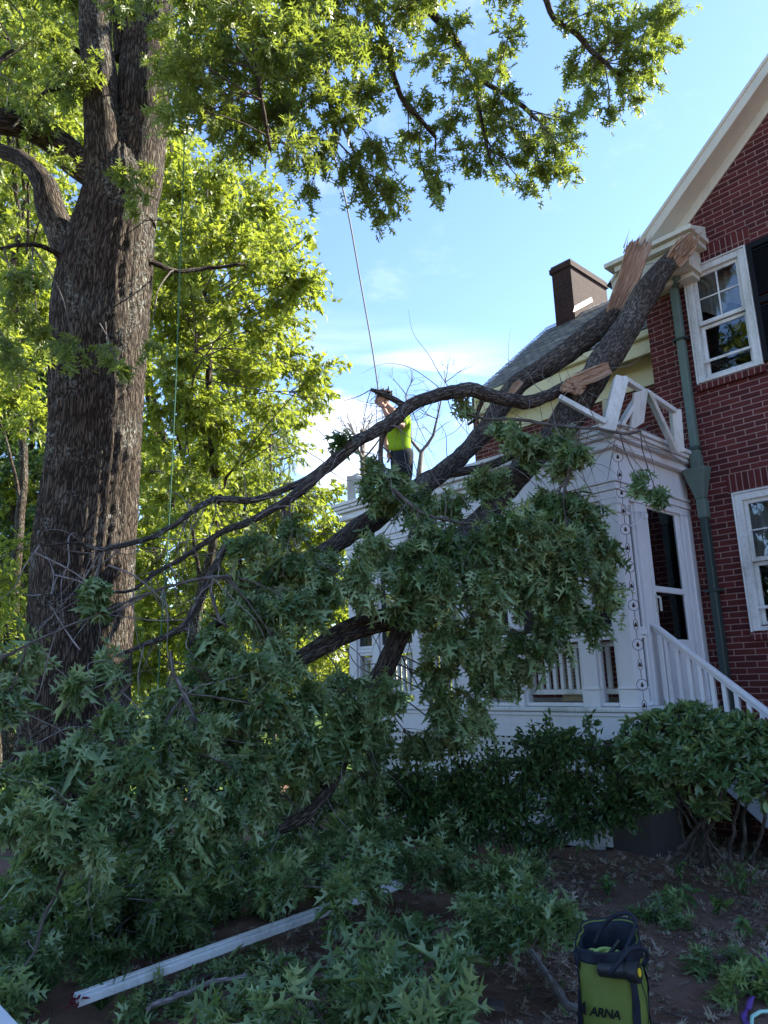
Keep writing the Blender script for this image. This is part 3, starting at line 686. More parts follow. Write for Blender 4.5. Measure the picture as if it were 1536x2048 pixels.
# lattice below
l = MB(); lx0, lx1, lz0, lz1 = PX0+0.05, -3.93, 0.06, 0.972
n = int((lx1-lx0)/0.075)
for i in range(n+1):
    x = lx0+i*0.075; l.box(x, x+0.042, PY0+0.004, PY0+0.011, lz0, lz1)
for j in range(12):
    z = lz0+0.01+j*0.077; l.box(lx0, lx1, PY0-0.004, PY0+0.003, z, z+0.042)
l.box(lx1, lx1+0.07, PY0-0.008, PY0+0.03, lz0-0.02, lz1); l.box(lx0, lx1, PY0-0.009, PY0-0.0045, 0.0, 0.09)
l.build('lattice', M['rail_white'], porch, 0.0)
l = MB(); l.box(-3.90, -3.462, PY0+0.02, 6.95, -0.1, 0.972); po = l.build('pier', M['concrete'], porch, 0.02)
l = MB(); l.box(PX0+0.05, -4.0, PY0+0.5, PY0+0.55, -0.1, 0.96); l.build('foundation', M['concrete'], porch)
# columns and posts  (front)
def column(x0, x1, y0, y1, name='column'):
    c = MB(); c.box(x0, x1, y0, y1, DZ+0.16, 3.25); co = c.build(name, M['white'], porch, 0.006)
    b = MB(); b.box(x0-0.008, x1+0.008, y0-0.008, y1+0.008, DZ+0.002, DZ+0.158); b.box(x0-0.014, x1+0.014, y0-0.014, y1+0.014, DZ+0.16, DZ+0.18); b.build('column_base', M['white'], co, 0.004)
    b = MB(); b.box(x0-0.012, x1+0.012, y0-0.012, y1+0.012, 3.10, 3.125); b.box(x0-0.010, x1+0.010, y0-0.010, y1+0.010, 3.19, 3.248); b.build('column_cap', M['white'], co, 0.004)
    return co
column(-3.63, PX1, PY0, 6.53)
posts = [(-4.02, -3.86), (-4.86, -4.74), (-5.60, -5.48), (-6.34, -6.22), (-7.08, -6.96), (-7.55, -7.40)]
for a, b in posts: column(a, b, PY0+0.01, PY0+0.16, 'post')
column(-7.55, -7.41, 8.40, 8.55, 'post')
def panel_front(x0, x1):
    """lower baluster panel + upper storm sash between two posts"""
    Y = PY0+0.035; f = MB(); zb, zt = DZ+0.005, 1.935; a = 0.035
    for za, zc in ((zb, zt), (1.985, 3.25)):
        f.box(x0, x0+a, Y, Y+0.04, za, zc); f.box(x1-a, x1, Y, Y+0.04, za, zc); f.box(x0+a, x1-a, Y, Y+0.04, zc-a, zc); f.box(x0+a, x1-a, Y, Y+0.04, za, za+a)
    f.box(x0, x1, Y-0.008, Y+0.06, zt+0.003, 1.982)
    fo = f.build('panel_frame', M['white'], porch, 0.004)
    b = MB(); b.box(x0, x1, Y+0.09, Y+0.13, 1.84, 1.88); b.build('top_rail', M['rail_white'], fo, 0.004); b = MB(); b.box(x0, x1, Y+0.09, Y+0.13, zb+0.11, zb+0.16); b.build('bottom_rail', M['rail_white'], fo, 0.004)
    n = max(2, int((x1-x0)/0.085)); 
    first = None
    for i in range(n):
        x = x0+(i+0.5)*(x1-x0)/n
        if first is None:
            c = MB(); c.box(x-0.019, x+0.019, Y+0.092, Y+0.128, zb+0.162, 1.838); first = c.build('baluster', M['rail_white'], fo); fx = x
        else: copy_at(first, (x-fx, 0, 0))
    g = MB(); g.box(x0+a, x1-a, Y+0.015, Y+0.018, 1.985+a, 3.25-a); g.build('screen', M['screen'], fo)
edges = [-3.63] + [v for ab in posts for v in (ab[1], ab[0])]
for i in range(0, len(edges)-2, 2): panel_front(edges[i+1]+0.002, edges[i]-0.002) if False else panel_front(edges[i+1]+0.002, edges[i]-0.002)
# narrow light between corner column and door
f = MB(); 
for za, zc in ((DZ+0.005, 1.935), (1.985, 3.25)):
    f.box(PX1-0.075, PX1-0.035, 6.532, 6.555, za, zc); f.box(PX1-0.075, PX1-0.035, 6.657, 6.68, za, zc); f.box(PX1-0.075, PX1-0.035, 6.555, 6.657, za, za+0.03); f.box(PX1-0.075, PX1-0.035, 6.555, 6.657, zc-0.03, zc)
f.box(PX1-0.08, PX1-0.02, 6.532, 6.68, 1.938, 1.982)
fo = f.build('side_light', M['white'], porch, 0.004)
g = MB(); g.box(PX1-0.056, PX1-0.053, 6.555, 6.657, DZ+0.035, 1.905); g.box(PX1-0.056, PX1-0.053, 6.555, 6.657, 2.015, 3.22); g.build('pane', M['glass'], fo)
g = MB(); g.box(PX1-0.13, PX1-0.10, 6.54, 6.68, DZ+0.005, 3.25); g.build('shade', M['rail_white'], fo)
# door frame and door
f = MB(); f.box(PX1-0.10, PX1-0.004, 6.682, 6.86, DZ+0.002, 3.25); f.box(PX1-0.10, PX1-0.004, 7.68, 7.91, DZ+0.002, 3.25); f.box(PX1-0.10, PX1-0.004, 6.86, 7.68, 3.30, 3.40)
f.box(PX1-0.006, PX1+0.010, 7.80, 7.905, DZ+0.002, 3.25); f.box(PX1-0.003, PX1+0.008, 6.84, 6.868, DZ+0.002, 3.30); f.box(PX1-0.003, PX1+0.008, 7.672, 7.70, DZ+0.002, 3.30)
f.build('door_frame', M['white'], porch, 0.005)
d = MB(); X0, X1 = PX1-0.06, PX1-0.02
d.box(X0, X1, 6.870, 6.955, DZ+0.01, 3.297); d.box(X0, X1, 7.585, 7.670, DZ+0.01, 3.297); d.box(X0, X1, 6.955, 7.585, 3.232, 3.297)
d.box(X0, X1, 6.955, 7.585, 2.37, 2.43); d.box(X0, X1, 6.955, 7.585, DZ+0.01, 1.90)
do = d.build('storm_door', M['white'], porch, 0.005)
d = MB(); d.box(X0+0.02, X0+0.023, 6.955, 7.585, 2.43, 3.232); d.box(X0+0.02, X0+0.023, 6.955, 7.585, 1.90, 2.37); d.build('pane', M['glass'], do)
d = MB(); d.box(X1+0.001, X1+0.008, 7.0, 7.54, DZ+0.12, 1.80); d.build('kick_panel', M['white'], do, 0.004)
d = MB(); d.box(X1+0.002, X1+0.02, 6.885, 6.925, 2.16, 2.34); d.beam((X1+0.02, 6.90, 2.31), (X1+0.05, 6.92, 2.31), 0.02, 0.02); d.beam((X1+0.05, 6.92, 2.31), (X1+0.05, 6.92, 2.17), 0.018, 0.018, (0,1,0)); d.build('handle', M['rail_white'], do, 0.003)
# entablature
p = MB(); P0, P1 = PX0, PX1
def ring(z0, z1, e, name, mat=None):
    q = MB(); t = 0.06
    q.box(P0-e, P1+e, PY0-e, PY0+t, z0, z1); q.box(P1-t, P1+e, PY0+t+0.0005, 7.912, z0, z1); q.box(P0-e, P0+t, PY0+t+0.0005, 8.595, z0, z1)
    return q.build(name, mat or M['white'], porch, 0.006)
ring(3.252, 3.33, 0.004, 'architrave'); ring(3.333, 3.375, 0.018, 'architrave_moulding'); ring(3.378, 3.41, 0.008, 'architrave'); ring(3.413, 3.445, 0.026, 'architrave_moulding')
ring(3.448, 3.74, 0.002, 'frieze'); ring(3.742, 3.80, 0.07, 'cornice'); ring(3.803, 3.84, 0.045, 'cornice'); ring(3.843, 3.885, 0.10, 'cornice'); ring(3.888, 3.93, 0.125, 'cornice'); ring(3.933, 3.975, 0.15, 'gutter')
p = MB(); p.box(P0+0.06, P1-0.06, PY0+0.06, 8.595, 3.40, 3.44); p.build('ceiling', M['stair_paint'], porch)
p = MB(); p.box(P0-0.10, P1+0.10, PY0-0.10, 8.597, 3.90+0.02, 3.985); p.box(P0-0.1, P1+0.1, PY0-0.10, 6.5, 3.9852, 3.99); p.build('roof', M['slate'], porch)
# louvered shutters and furniture seen through the glass
def louver(x0, x1, y, z0, z1, along='x'):
    q = MB(); z = z0+0.05
    def B(a0, a1, t0, t1, za, zb):
        if along == 'x': q.box(a0, a1, y+t0, y+t1, za, zb)
        else: q.box(y+t0, y+t1, a0, a1, za, zb)
    B(x0, x0+0.05, 0, 0.03, z0, z1); B(x1-0.05, x1, 0, 0.03, z0, z1); B(x0+0.05, x1-0.05, 0, 0.03, z0, z0+0.05); B(x0+0.05, x1-0.05, 0, 0.03, z1-0.05, z1)
    while z < z1-0.06:
        B(x0+0.05, x1-0.05, 0.008, 0.02, z, z+0.022); z += 0.034
    return q.build('louver_shutter', M['louver'], porch)
louver(-4.35, -3.95, 7.85, 1.75, 3.0); louver(-4.46, -4.12, 6.62, 1.32, 1.95)
# plant hook bracket on the corner column
pts = [at(1250, 1036, X=PX1+0.01)]
a = np.array([PX1+0.005, 6.50, 2.98]); b = np.array([PX1+0.02, 6.80, 3.18])
q = MB(); q.tube(resample(np.hstack([[a, (a+b)/2+np.array([0.03, 0.02, -0.03]), b], [[0.006]]*3]), 0.03)[:, :3], 0.006, 6)
q.tube(np.array([[PX1+0.005, 6.50, 3.14], [PX1+0.02, 6.68, 3.15], [PX1+0.02, 6.84, 3.17]]), 0.005, 6)
th = np.linspace(0, 5.2, 16); q.tube(np.stack([np.full(16, PX1+0.02), 6.84+0.035*np.sin(th), 3.17-0.035+0.035*np.cos(th)], -1), 0.005, 6)
q.tube(np.stack([np.full(16, PX1+0.01), 6.50-0.02*np.sin(th)+0.0, 3.17+0.02*np.cos(th)], -1), 0.005, 6)
q.build('plant_hook', M['white'], porch)

# stairs going down to +X from the side door
SY = 6.74; st0 = np.array([PX1+0.05, SY, 2.03]); sslope = (1.222-2.054)/(-2.494+3.463)
stairs = thing('porch_stairs', 'white railed steps running down from the porch side door behind the round bush', 'stairs', (-2.6, 7.2, 0))
sx = lambda x: 2.054+sslope*(x+3.463)
h = MB(); xe = -1.95; h.beam((PX1+0.02, SY, sx(PX1+0.02)), (xe, SY, sx(xe)), 0.075, 0.035); h.beam((PX1+0.02, SY, sx(PX1+0.02)-0.037), (xe, SY, sx(xe)-0.037), 0.045, 0.037)
h.build('handrail', M['white'], stairs, 0.006)
h = MB(); h.beam((PX1+0.08, SY, sx(PX1+0.08)-0.70), (xe, SY, sx(xe)-0.70), 0.05, 0.06); h.build('bottom_rail', M['white'], stairs, 0.005)
first = None; k = 0; x = PX1+0.13
while x < xe-0.05:
    if first is None:
        b_ = MB(); zt = sx(x)-0.05; b_.box(x-0.018, x+0.018, SY-0.018, SY+0.018, zt-0.66, zt); first = b_.build('baluster', M['white'], stairs); fx = x
    else: copy_at(first, (x-fx, 0, sslope*(x-fx)))
    x += 0.098
h = MB(); h.box(PX1+0.055, PX1+0.10, SY-0.03, SY+0.03, DZ-0.25, sx(PX1+0.08)-0.06); h.build('newel', M['white'], stairs, 0.006); h = MB(); h.box(xe-0.05, xe+0.05, SY-0.05, SY+0.05, -0.05, sx(xe)+0.10); h.build('newel', M['white'], stairs, 0.006)
for i in range(7):
    xx = PX1+0.06+i*0.21; zz = DZ-0.18-0.18*i
    t = MB(); t.box(xx, xx+0.25, SY+0.04, 7.80, zz-0.04, zz); t.box(xx+0.20, xx+0.22, SY+0.06, 7.78, zz-0.18, zz-0.041); t.build('step', M['stair_paint'], stairs, 0.006)
h = MB(); a0 = (PX1+0.06, SY, DZ-0.16); h.prism([(PX1+0.06, DZ-0.30), (PX1+0.06, DZ-0.10), (PX1+0.40, DZ-0.10), (-1.9, -0.02), (-1.9, -0.06), (-2.25, -0.06)], 'y', SY-0.02, SY+0.035); h.build('stringer', M['stair_paint'], stairs, 0.005)

# ================================================================ STANDING OAK
def px_pts(rows):
    """rows (px, py, depth, width_px) -> (x,y,z,r)"""
    out = []
    for (a, b, d, w) in rows:
        P = at(a, b, d=d); out.append((P[0], P[1], P[2], 0.5*w*d/FOC))
    return out
oak_base = at(150, 1700, d=8.0)
oak = thing('oak_tree', 'tall old oak with a thick furrowed trunk and leafy boughs overhead', 'tree', (oak_base[0], oak_base[1], 0))
T = Wood()
trunk = px_pts([(138, 1760, 8, 262), (142, 1640, 8, 236), (147, 1500, 8, 216), (156, 1300, 8, 204), (167, 1100, 8, 196), (190, 900, 8, 178), (198, 760, 8, 182), (204, 640, 8, 190), (214, 540, 8, 182), (232, 440, 8, 156), (238, 380, 8, 138), (240, 320, 8.05, 112), (243, 260, 8.1, 80)])
n = 120; P = resample(trunk, 0.035); V, Fq, A = tube_np(P[:, :3], P[:, 3], n)
# furrows, root flare and burls in the surface itself
cen = np.repeat(P[:, :3], n, 0); rr = nrm(V-cen); th = np.tile(np.arange(n)*2*math.pi/n, len(P)); zz = V[:, 2]
dsp = 0.016*np.abs(np.sin(th*15+0.5*np.sin(zz*1.7)+0.5*np.sin(zz*6.3+th*3)))**0.6 + 0.007*np.sin(th*31+zz*2+0.8*np.sin(zz*9)) + 0.02*np.sin(th*3+zz*1.1) + RNG.normal(0, 0.004, len(V)) - 0.025
burl = at(210, 640, d=7.55); dsp += 0.07*np.exp(-((V-burl)**2).sum(1)/0.05)
dsp -= 0.10*np.exp(-(((V-at(190, 560, d=7.55))*np.array([1, 1, 0.35]))**2).sum(1)/0.006)
V = V + rr*dsp[:, None]
T.V.append(V); T.F.append(Fq); T.A.append(A); T.n = len(V)
T.build('trunk', M['bark'], oak)
def limb(parent, rows, name='limb', mat='bark', n=20, step=0.12, wob=0.008, lump=0.05, label=None):
    w = Wood(); P = w.limb(px_pts(rows), n, step, wob, lump); o = w.build(name, M[mat], parent)
    if label: o['label'] = label
    return P
OL = []
OL.append(limb(oak, [(222, 430, 7.95, 100), (213, 340, 7.85, 84), (207, 250, 7.8, 70), (200, 120, 7.8, 64), (195, 0, 7.8, 60), (190, -150, 7.9, 58), (170, -420, 8, 45)]))
OL.append(limb(oak, [(252, 440, 8.05, 125), (270, 340, 8.12, 108), (282, 230, 8.15, 100), (294, 100, 8.2, 96), (312, -30, 8.2, 84), (330, -180, 8.1, 70), (350, -420, 8.1, 50)]))
OL.append(limb(oak, [(246, 120, 8.15, 34), (241, 40, 8.2, 26), (240, -80, 8.2, 22)], lump=0.1))
OL.append(limb(oak, [(215, 350, 8.0, 90), (165, 325, 7.95, 72), (110, 278, 7.8, 58), (50, 248, 7.6, 52), (-40, 235, 7.3, 46), (-220, 190, 7.0, 38)]))
OL.append(limb(oak, [(180, 600, 8.0, 80), (135, 500, 8.1, 62), (105, 430, 8.2, 56), (88, 370, 8.3, 48), (52, 325, 8.4, 34), (-20, 290, 8.5, 26)]))
# boughs arching over to the right
OB = []
OB.append(limb(oak, [(318, -60, 8.1, 60), (420, -170, 7.9, 42), (560, -170, 7.7, 34), (700, -90, 7.8, 26), (810, -20, 8.2, 20), (900, 60, 8.6, 15), (955, 150, 8.9, 12), (1030, 205, 9.1, 10), (1075, 240, 9.2, 8)], lump=0.08))
OB.append(limb(oak, [(560, -170, 7.7, 28), (760, -210, 8.0, 24), (960, -150, 8.6, 20), (1080, -20, 9.0, 14), (1108, 42, 9.1, 13), (1155, 68, 9.2, 12), (1182, 102, 9.2, 10), (1240, 150, 9.3, 7)], lump=0.08))
OB.append(limb(oak, [(420, -170, 7.9, 26), (540, -60, 7.5, 20), (600, 70, 7.3, 12), (648, 108, 7.3, 9), (660, 200, 7.4, 9), (672, 300, 7.5, 7)], lump=0.08))
OB.append(limb(oak, [(700, -90, 7.8, 20), (760, 60, 8.0, 14), (800, 195, 8.3, 11), (830, 230, 8.4, 9), (872, 275, 8.5, 7)], lump=0.08))
OB.append(limb(oak, [(330, -180, 8.1, 40), (430, -60, 7.2, 24), (500, 60, 6.8, 14), (520, 180, 6.6, 9), (540, 300, 6.6, 6)], lump=0.08))
OB.append(limb(oak, [(955, 150, 8.9, 9), (965, 240, 8.9, 7), (985, 330, 8.9, 5)], 'limb'))
OB.append(limb(oak, [(295, 520, 8, 14), (350, 545, 8.2, 9), (400, 540, 8.4, 8), (490, 528, 8.6, 5)], 'limb'))
OB.append(limb(oak, [(165, 580, 8, 14), (110, 505, 7.7, 10), (50, 490, 7.3, 8), (-20, 500, 7.0, 6)], 'limb'))
OB.append(limb(oak, [(165, 110, 7.9, 12), (110, 80, 7.6, 9), (40, 90, 7.2, 7), (-40, 150, 6.9, 5)], 'limb'))
OB.append(limb(oak, [(170, 165, 7.9, 10), (90, 190, 7.6, 7), (20, 260, 7.2, 5)], 'limb'))
OALL = np.vstack(OL+OB)
S = Sprays(0.125, hang=0.35, per=12)
def canopy(S, clumps, pool, dens=1.0, dd=0.35, bv=None, drop=1.0):
    for c in clumps:
        x, y, rx, ry, d = c[:5]; C3 = at(x, y, d=d+random.uniform(-dd, dd)); k = d/FOC
        base = nearest(pool, C3, 5); ns = max(3, int(dens*rx*ry*k*k*105)) 
        S.clump(C3, (rx*k, rx*k, ry*k), base, ns, bv=bv)
# right-hand hanging boughs (sky shows between them)
cl = [(700,80,70,70,7.8),(770,120,60,60,8),(820,40,60,55,8.2),(740,180,55,60,7.9),(690,230,60,60,7.6),(640,300,50,60,7.5),(700,330,55,50,7.7),(760,310,50,50,7.9),(745,380,55,60,7.7),(790,400,40,70,7.8),(765,450,22,40,7.8),
 (820,280,45,50,8.3),(860,330,45,50,8.5),(880,370,30,45,8.5),(840,210,40,45,8.4),(900,250,45,55,8.7),(860,110,50,60,8.5),(910,60,45,45,8.6),(930,150,55,55,8.8),(985,130,50,50,9),(1010,190,50,40,9),(960,220,50,45,9),(1020,250,50,45,9.1),(980,290,50,50,9),(930,320,45,50,8.9),
 (1060,290,50,45,9.2),(1110,250,45,50,9.3),(1130,300,45,45,9.3),(1085,350,50,40,9.2),(1030,340,45,40,9.1),(1130,350,35,45,9.3),(1060,385,30,25,9.2),(1155,240,35,40,9.3),(1020,60,40,40,9),(1010,5,50,30,9),
 (1190,120,50,55,9.3),(1150,150,40,50,9.2),(1180,190,45,45,9.3),(1250,60,60,55,9.3),(1300,30,60,50,9.3),(1350,20,50,40,9.4),(1240,140,50,50,9.4),(1300,110,50,50,9.4),(1330,70,45,50,9.4),(1260,200,45,40,9.4),(1300,160,40,40,9.4),(1215,235,30,30,9.3),(1200,20,60,40,9.2),(1140,20,50,35,9.2),(870,390,22,30,8.6),(620,380,25,50,7.6)]
canopy(S, cl, OALL, 1.7)
# dense part over and right of the trunk
cl = [(x, y, 70, 70, random.uniform(6.0, 7.8)) for x, y in fill([(340,-60),(900,-60),(850,40),(760,60),(700,200),(620,250),(640,330),(600,360),(560,300),(520,280),(440,320),(350,300),(330,150),(350,60)], 62, 0.5, 0.95)]
canopy(S, cl, OALL, 1.5)
cl = [(x, y, 60, 60, random.uniform(7.0, 9.5)) for x, y in fill([(-60,-60),(160,-60),(165,100),(170,240),(90,250),(-60,200)], 66, 0.5, 0.9)]
canopy(S, cl, OALL, 1.2)
cl = [(250,20,50,60,7.0),(330,60,40,60,7.1),(340,150,30,50,7.2),(260,370,45,35,7.2),(120,140,40,50,7.4),(60,200,50,40,7.2),(130,330,30,25,7.3),(330,440,25,35,7.5),(300,700,30,30,6.8),(240,740,40,20,6.6),(150,710,60,35,6.5),(215,715,55,28,6.6),(90,700,50,45,6.6),(40,640,70,60,6.6),(10,720,60,60,6.5),(270,400,30,30,7.3),(235,360,35,25,7.3),(300,350,35,30,7.4),(40,560,60,50,6.8)]
canopy(S, cl, OALL, 1.5)
S.build('crown', 'twigs', OAK, M['crown_leaf'], M['twig'], oak)
# higher boughs out of sight above the picture, which shade the trunk
S = Sprays(0.2, hang=0.3, per=12)
for c in [(-8.5,2.5,12.0,2.2),(-6.6,3.6,11.6,2.2),(-9.5,0.8,11.0,2.0),(-5.2,2.2,11.4,1.8),(-7.5,5.0,11.0,2.0),(-4.2,4.6,11.3,1.7),(-10,4,11.5,2.2),(-6.8,0.4,11.5,1.8)]:
    S.clump(c[:3], (c[3], c[3], c[3]*0.6), nearest(OALL, np.array(c[:3]), 3), 70, 0.03)
S.build('crown', 'twigs', STAR, M['crown_leaf'], M['twig'], oak)

# ================================================================ BACKGROUND TREES
def bg_tree(name, label, cat, base, top, r0, clumps, size, lmat, depth, proto=STAR, dens=1.0, group=None, tmat='bark', branches=7):
    t = thing(name, label, cat, (base[0], base[1], 0), group)
    w = Wood(); base = np.array(base, float); top = np.array(top, float); L = np.linalg.norm(top-base)
    pts = [(*(base+(top-base)*f+RNG.normal(0, 0.02*L, 3)*(f > 0)), r0*(1-0.8*f)) for f in np.linspace(0, 1, 6)]
    pool = [w.limb(pts, 12, 0.3, 0.01)]
    w.build('trunk', M[tmat], t); w = Wood()
    for i in range(branches):
        f = RNG.uniform(0.25, 0.9); a = pool[0][int(f*(len(pool[0])-1)), :3]
        if clumps:
            c = random.choice(clumps); e = at(c[0], c[1], d=c[4])
            e = a + (e-a)*0.85
            m = (a+e)/2+np.array([0, 0, 0.3]); pool.append(w.limb([(*a, r0*0.35), (*m, r0*0.22), (*e, r0*0.08)], 7, 0.3, 0.02))
    if branches: w.build('limb', M[tmat], t)
    PL = np.vstack(pool); S = Sprays(size, hang=0.3, per=11, twig_r=0.005)
    for (x, y, rx, ry, d) in clumps:
        k = d/FOC; C3 = at(x, y, d=d); ns = max(3, int(dens*rx*ry*k*k*52*(0.15/size)))
        S.clump(C3, (rx*k, rx*k, ry*k), nearest(PL, C3, 5), ns, 0.015)
    S.build('crown', 'twigs', proto, M[lmat], M['twig'], t)
    return t
def gpt(px, d, z=0.0):
    P = at(px, 1400, d=d); return (P[0], P[1], z)
# sunlit tree right behind the oak
poly = [(300,430),(345,330),(420,340),(520,350),(590,400),(620,470),(600,520),(635,570),(650,620),(600,640),(640,690),(672,760),(640,800),(600,850),(540,880),(500,900),(480,960),(470,1040),(360,1080),(280,1060),(270,800)]
cl = [(x, y, 62, 62, random.uniform(12, 15)) for x, y in fill(poly, 52, 0.5, 0.93)]
cl += [(640,760,30,25,12.5),(650,800,25,20,12.5),(610,840,30,30,12.6),(620,470,25,30,13),(640,560,25,30,13)]
b = gpt(410, 14.8); tp = at(430, 330, d=14.8)
bg_tree('leafy_tree', 'sunlit yellow-green tree just right of the big oak trunk', 'tree', b, tp, 0.13, cl, 0.15, 'maple_leaf', 14, dens=1.5)
# trees left of the trunk
cl = [(x, y, 70, 70, random.uniform(14, 18)) for x, y in fill([(-80,-40),(170,-40),(175,250),(110,330),(190,520),(120,700),(70,860),(-80,900)], 68, 0.5, 0.85)]
bg_tree('leafy_tree', 'pale sunlit tree seen left of the big oak trunk', 'tree', gpt(20, 17), at(40, 0, d=17), 0.14, cl, 0.17, 'maple_leaf', 16, dens=1.2)
cl = [(x, y, 60, 70, random.uniform(19, 23)) for x, y in fill([(-60,700),(130,640),(120,900),(90,1100),(-60,1120)], 62, 0.5, 0.9)]
bg_tree('dark_evergreen', 'dark evergreen in shade left of the oak trunk', 'tree', gpt(30, 21), at(30, 640, d=21), 0.2, cl, 0.2, 'shrub_leaf', 21, dens=1.2)
cl = [(x, y, 95, 85, random.uniform(20, 27)) for x, y in fill([(-100,-60),(330,-60),(330,300),(560,420),(600,560),(560,700),(590,800),(560,930),(560,1120),(660,1130),(700,1300),(660,1420),(-100,1420)], 80, 0.5, 0.97)]
bg_tree('tall_tree', 'tall bright yellow-green tree farthest back, filling the view behind the oak', 'tree', gpt(330, 25), at(320, 200, d=25), 0.3, cl, 0.24, 'maple_leaf', 25, dens=0.95, branches=10)
# sunlit growth low behind the trunk and between the branches
cl = [(x, y, 70, 60, random.uniform(16, 20)) for x, y in fill([(240,1020),(500,960),(620,930),(700,1010),(760,1120),(780,1240),(700,1420),(500,1420),(240,1420)], 62, 0.5, 0.92)]
bg_tree('leafy_tree', 'low bright tree glimpsed under the fallen limb', 'tree', gpt(470, 18), at(500, 980, d=18), 0.12, cl, 0.2, 'maple_leaf', 18, dens=1.15)
cl = [(x, y, 60, 50, random.uniform(11, 13)) for x, y in fill([(-80,1040),(60,1060),(70,1200),(50,1330),(-80,1340)], 55, 0.5, 0.95)]
bg_tree('sunlit_shrub', 'bright yellow-green shrub beyond the foot of the oak trunk, at the left edge', 'shrub', gpt(10, 12), at(0, 1080, d=12), 0.06, cl, 0.13, 'maple_leaf', 12, proto=OVAL, dens=1.3, branches=4)
cl = [(x, y, 60, 45, random.uniform(13, 15)) for x, y in fill([(560,1250),(900,1250),(900,1420),(560,1430)], 55, 0.5, 0.95)]
bg_tree('sunlit_shrub', 'bright shrub seen through the far end of the porch', 'shrub', gpt(760, 15), at(740, 1260, d=14.5), 0.06, cl, 0.14, 'maple_leaf', 14, proto=OVAL, dens=1.1, branches=4)
# far tree line closing the horizon
S = Sprays(0.5, hang=0.2, per=10, twig_r=0.02)
tl = thing('tree_line', 'distant belt of green trees closing the view behind the garden', 'woods', (-40, 25, 0)); tl['kind'] = 'stuff'
w = Wood()
for i in range(72):
    an = i/72*2*math.pi; d = random.uniform(32, 44); c = np.array([math.sin(an)*d, math.cos(an)*d, 0]); hh = random.uniform(7, 11) if math.cos(an) < 0.3 and math.sin(an) > -0.4 else random.uniform(5, 8)
    w.limb([(c[0], c[1], -0.1, 0.25), (c[0], c[1], hh*0.5, 0.15), (c[0], c[1], hh*0.9, 0.05)], 6, 1.0)
    for k in range(5):
        z = random.uniform(1.0, hh-1.0)
        S.clump((c[0]+random.uniform(-1.5,1.5), c[1]+random.uniform(-1.5,1.5), z), (2.2, 2.2, 1.7), (c[0], c[1], z-0.5), 26, 0.05)
S.build('crown', 'twigs', STAR, M['maple_leaf'], M['twig'], tl); w.build('trunk', M['bark'], tl)

# spruce with drooping branchlets
spr = thing('spruce_tree', 'thin spruce with drooping branchlets beyond the sunlit tree', 'tree', (*gpt(545, 21)[:2], 0))
w = Wood(); b = np.array(gpt(545, 21)); tp = at(540, 800, d=21)
w.limb([(*b, 0.16), (*((b+tp)/2), 0.10), (*tp, 0.02)], 8, 0.4); w.build('trunk', M['twig'], spr)
S = Sprays(0.16, hang=1.3, per=16, twig_r=0.008, spread=0.5); w = Wood()
for i in range(40):
    f = 0.42+0.56*(i/40); a = b+(tp-b)*f; an = i*2.4; L = (1.0-f)*3.6+0.35
    e = a+np.array([math.cos(an)*L, math.sin(an)*L, 0.10*L]); P = w.limb([(*a, 0.03), (*(a+(e-a)*0.5-np.array([0,0,0.12*L])), 0.02), (*e, 0.006)], 5, 0.2)
    for q in P[2:]:
        for _ in range(2): S.spray(q[:3], q[:3]+np.array([RNG.normal(0,0.12), RNG.normal(0,0.12), -RNG.uniform(0.25, 0.7)]), sag=0.0)
w.build('limb', M['twig'], spr); S.build('needles', None, NEEDLE, M['needle'], M['twig'], spr)

# bare trees behind the climber
def bare(w, p, d, L, r, lev):
    n = 4; pts = [(*p, r)]; q = np.array(p, float); dd = nrm(d)
    for i in range(n):
        dd = nrm(dd+RNG.normal(0, 0.10, 3)+np.array([0, 0, 0.03])); q = q+dd*L/n; pts.append((*q, r*(1-0.45*(i+1)/n)))
    w.limb(pts, 5, 9, cap=False)
    if lev == 0: return
    for k in range(3 if lev > 1 else 4):
        f = RNG.uniform(0.35, 1.0); i = min(n, int(f*n)+1); a = np.array(pts[i][:3])
        bare(w, a, nrm(dd+RNG.normal(0, 0.55, 3)), L*RNG.uniform(0.5, 0.78), pts[i][3]*0.62, lev-1)
for (rows, lab) in (([(728,1150,17),(726,930,17),(724,860,17)], 'bare leafless tree behind the climber, left of him'), ([(838,1150,16),(838,950,16),(843,905,16)], 'pale bare forked tree right of the climber')):
    P = [at(x, y, d=d) for x, y, d in rows]; P[0][2] = 0
    t = thing('bare_tree', lab, 'tree', (P[0][0], P[0][1], 0)); w = Wood()
    w.limb([(*P[0], 0.13), (*P[1], 0.07), (*P[2], 0.05)], 7, 0.4); w.build('trunk', M['pale_twig'], t); w = Wood()
    if 'forked' in lab:
        for rr_ in ([(843,905),(823,880),(814,829),(812,790)], [(843,905),(866,870),(874,838),(882,800),(890,765)]):
            pp = [at(x, y, d=16) for x, y in rr_]; w.limb([(*q, 0.042-0.009*i) for i, q in enumerate(pp)], 6, 0.3, 0.01)
            for q in pp[1:]:
                for _ in range(3): bare(w, q, np.array([RNG.normal(0,.6), RNG.normal(0,.6), 0.8]), 0.45, 0.012, 2)
    else:
        for _ in range(9): bare(w, P[2]-np.array([0,0,RNG.uniform(0,0.9)]), np.array([RNG.normal(0,.55), RNG.normal(0,.55), 0.9]), RNG.uniform(0.6,1.05), 0.028, 4)
    w.build('limb', M['pale_twig'], t)

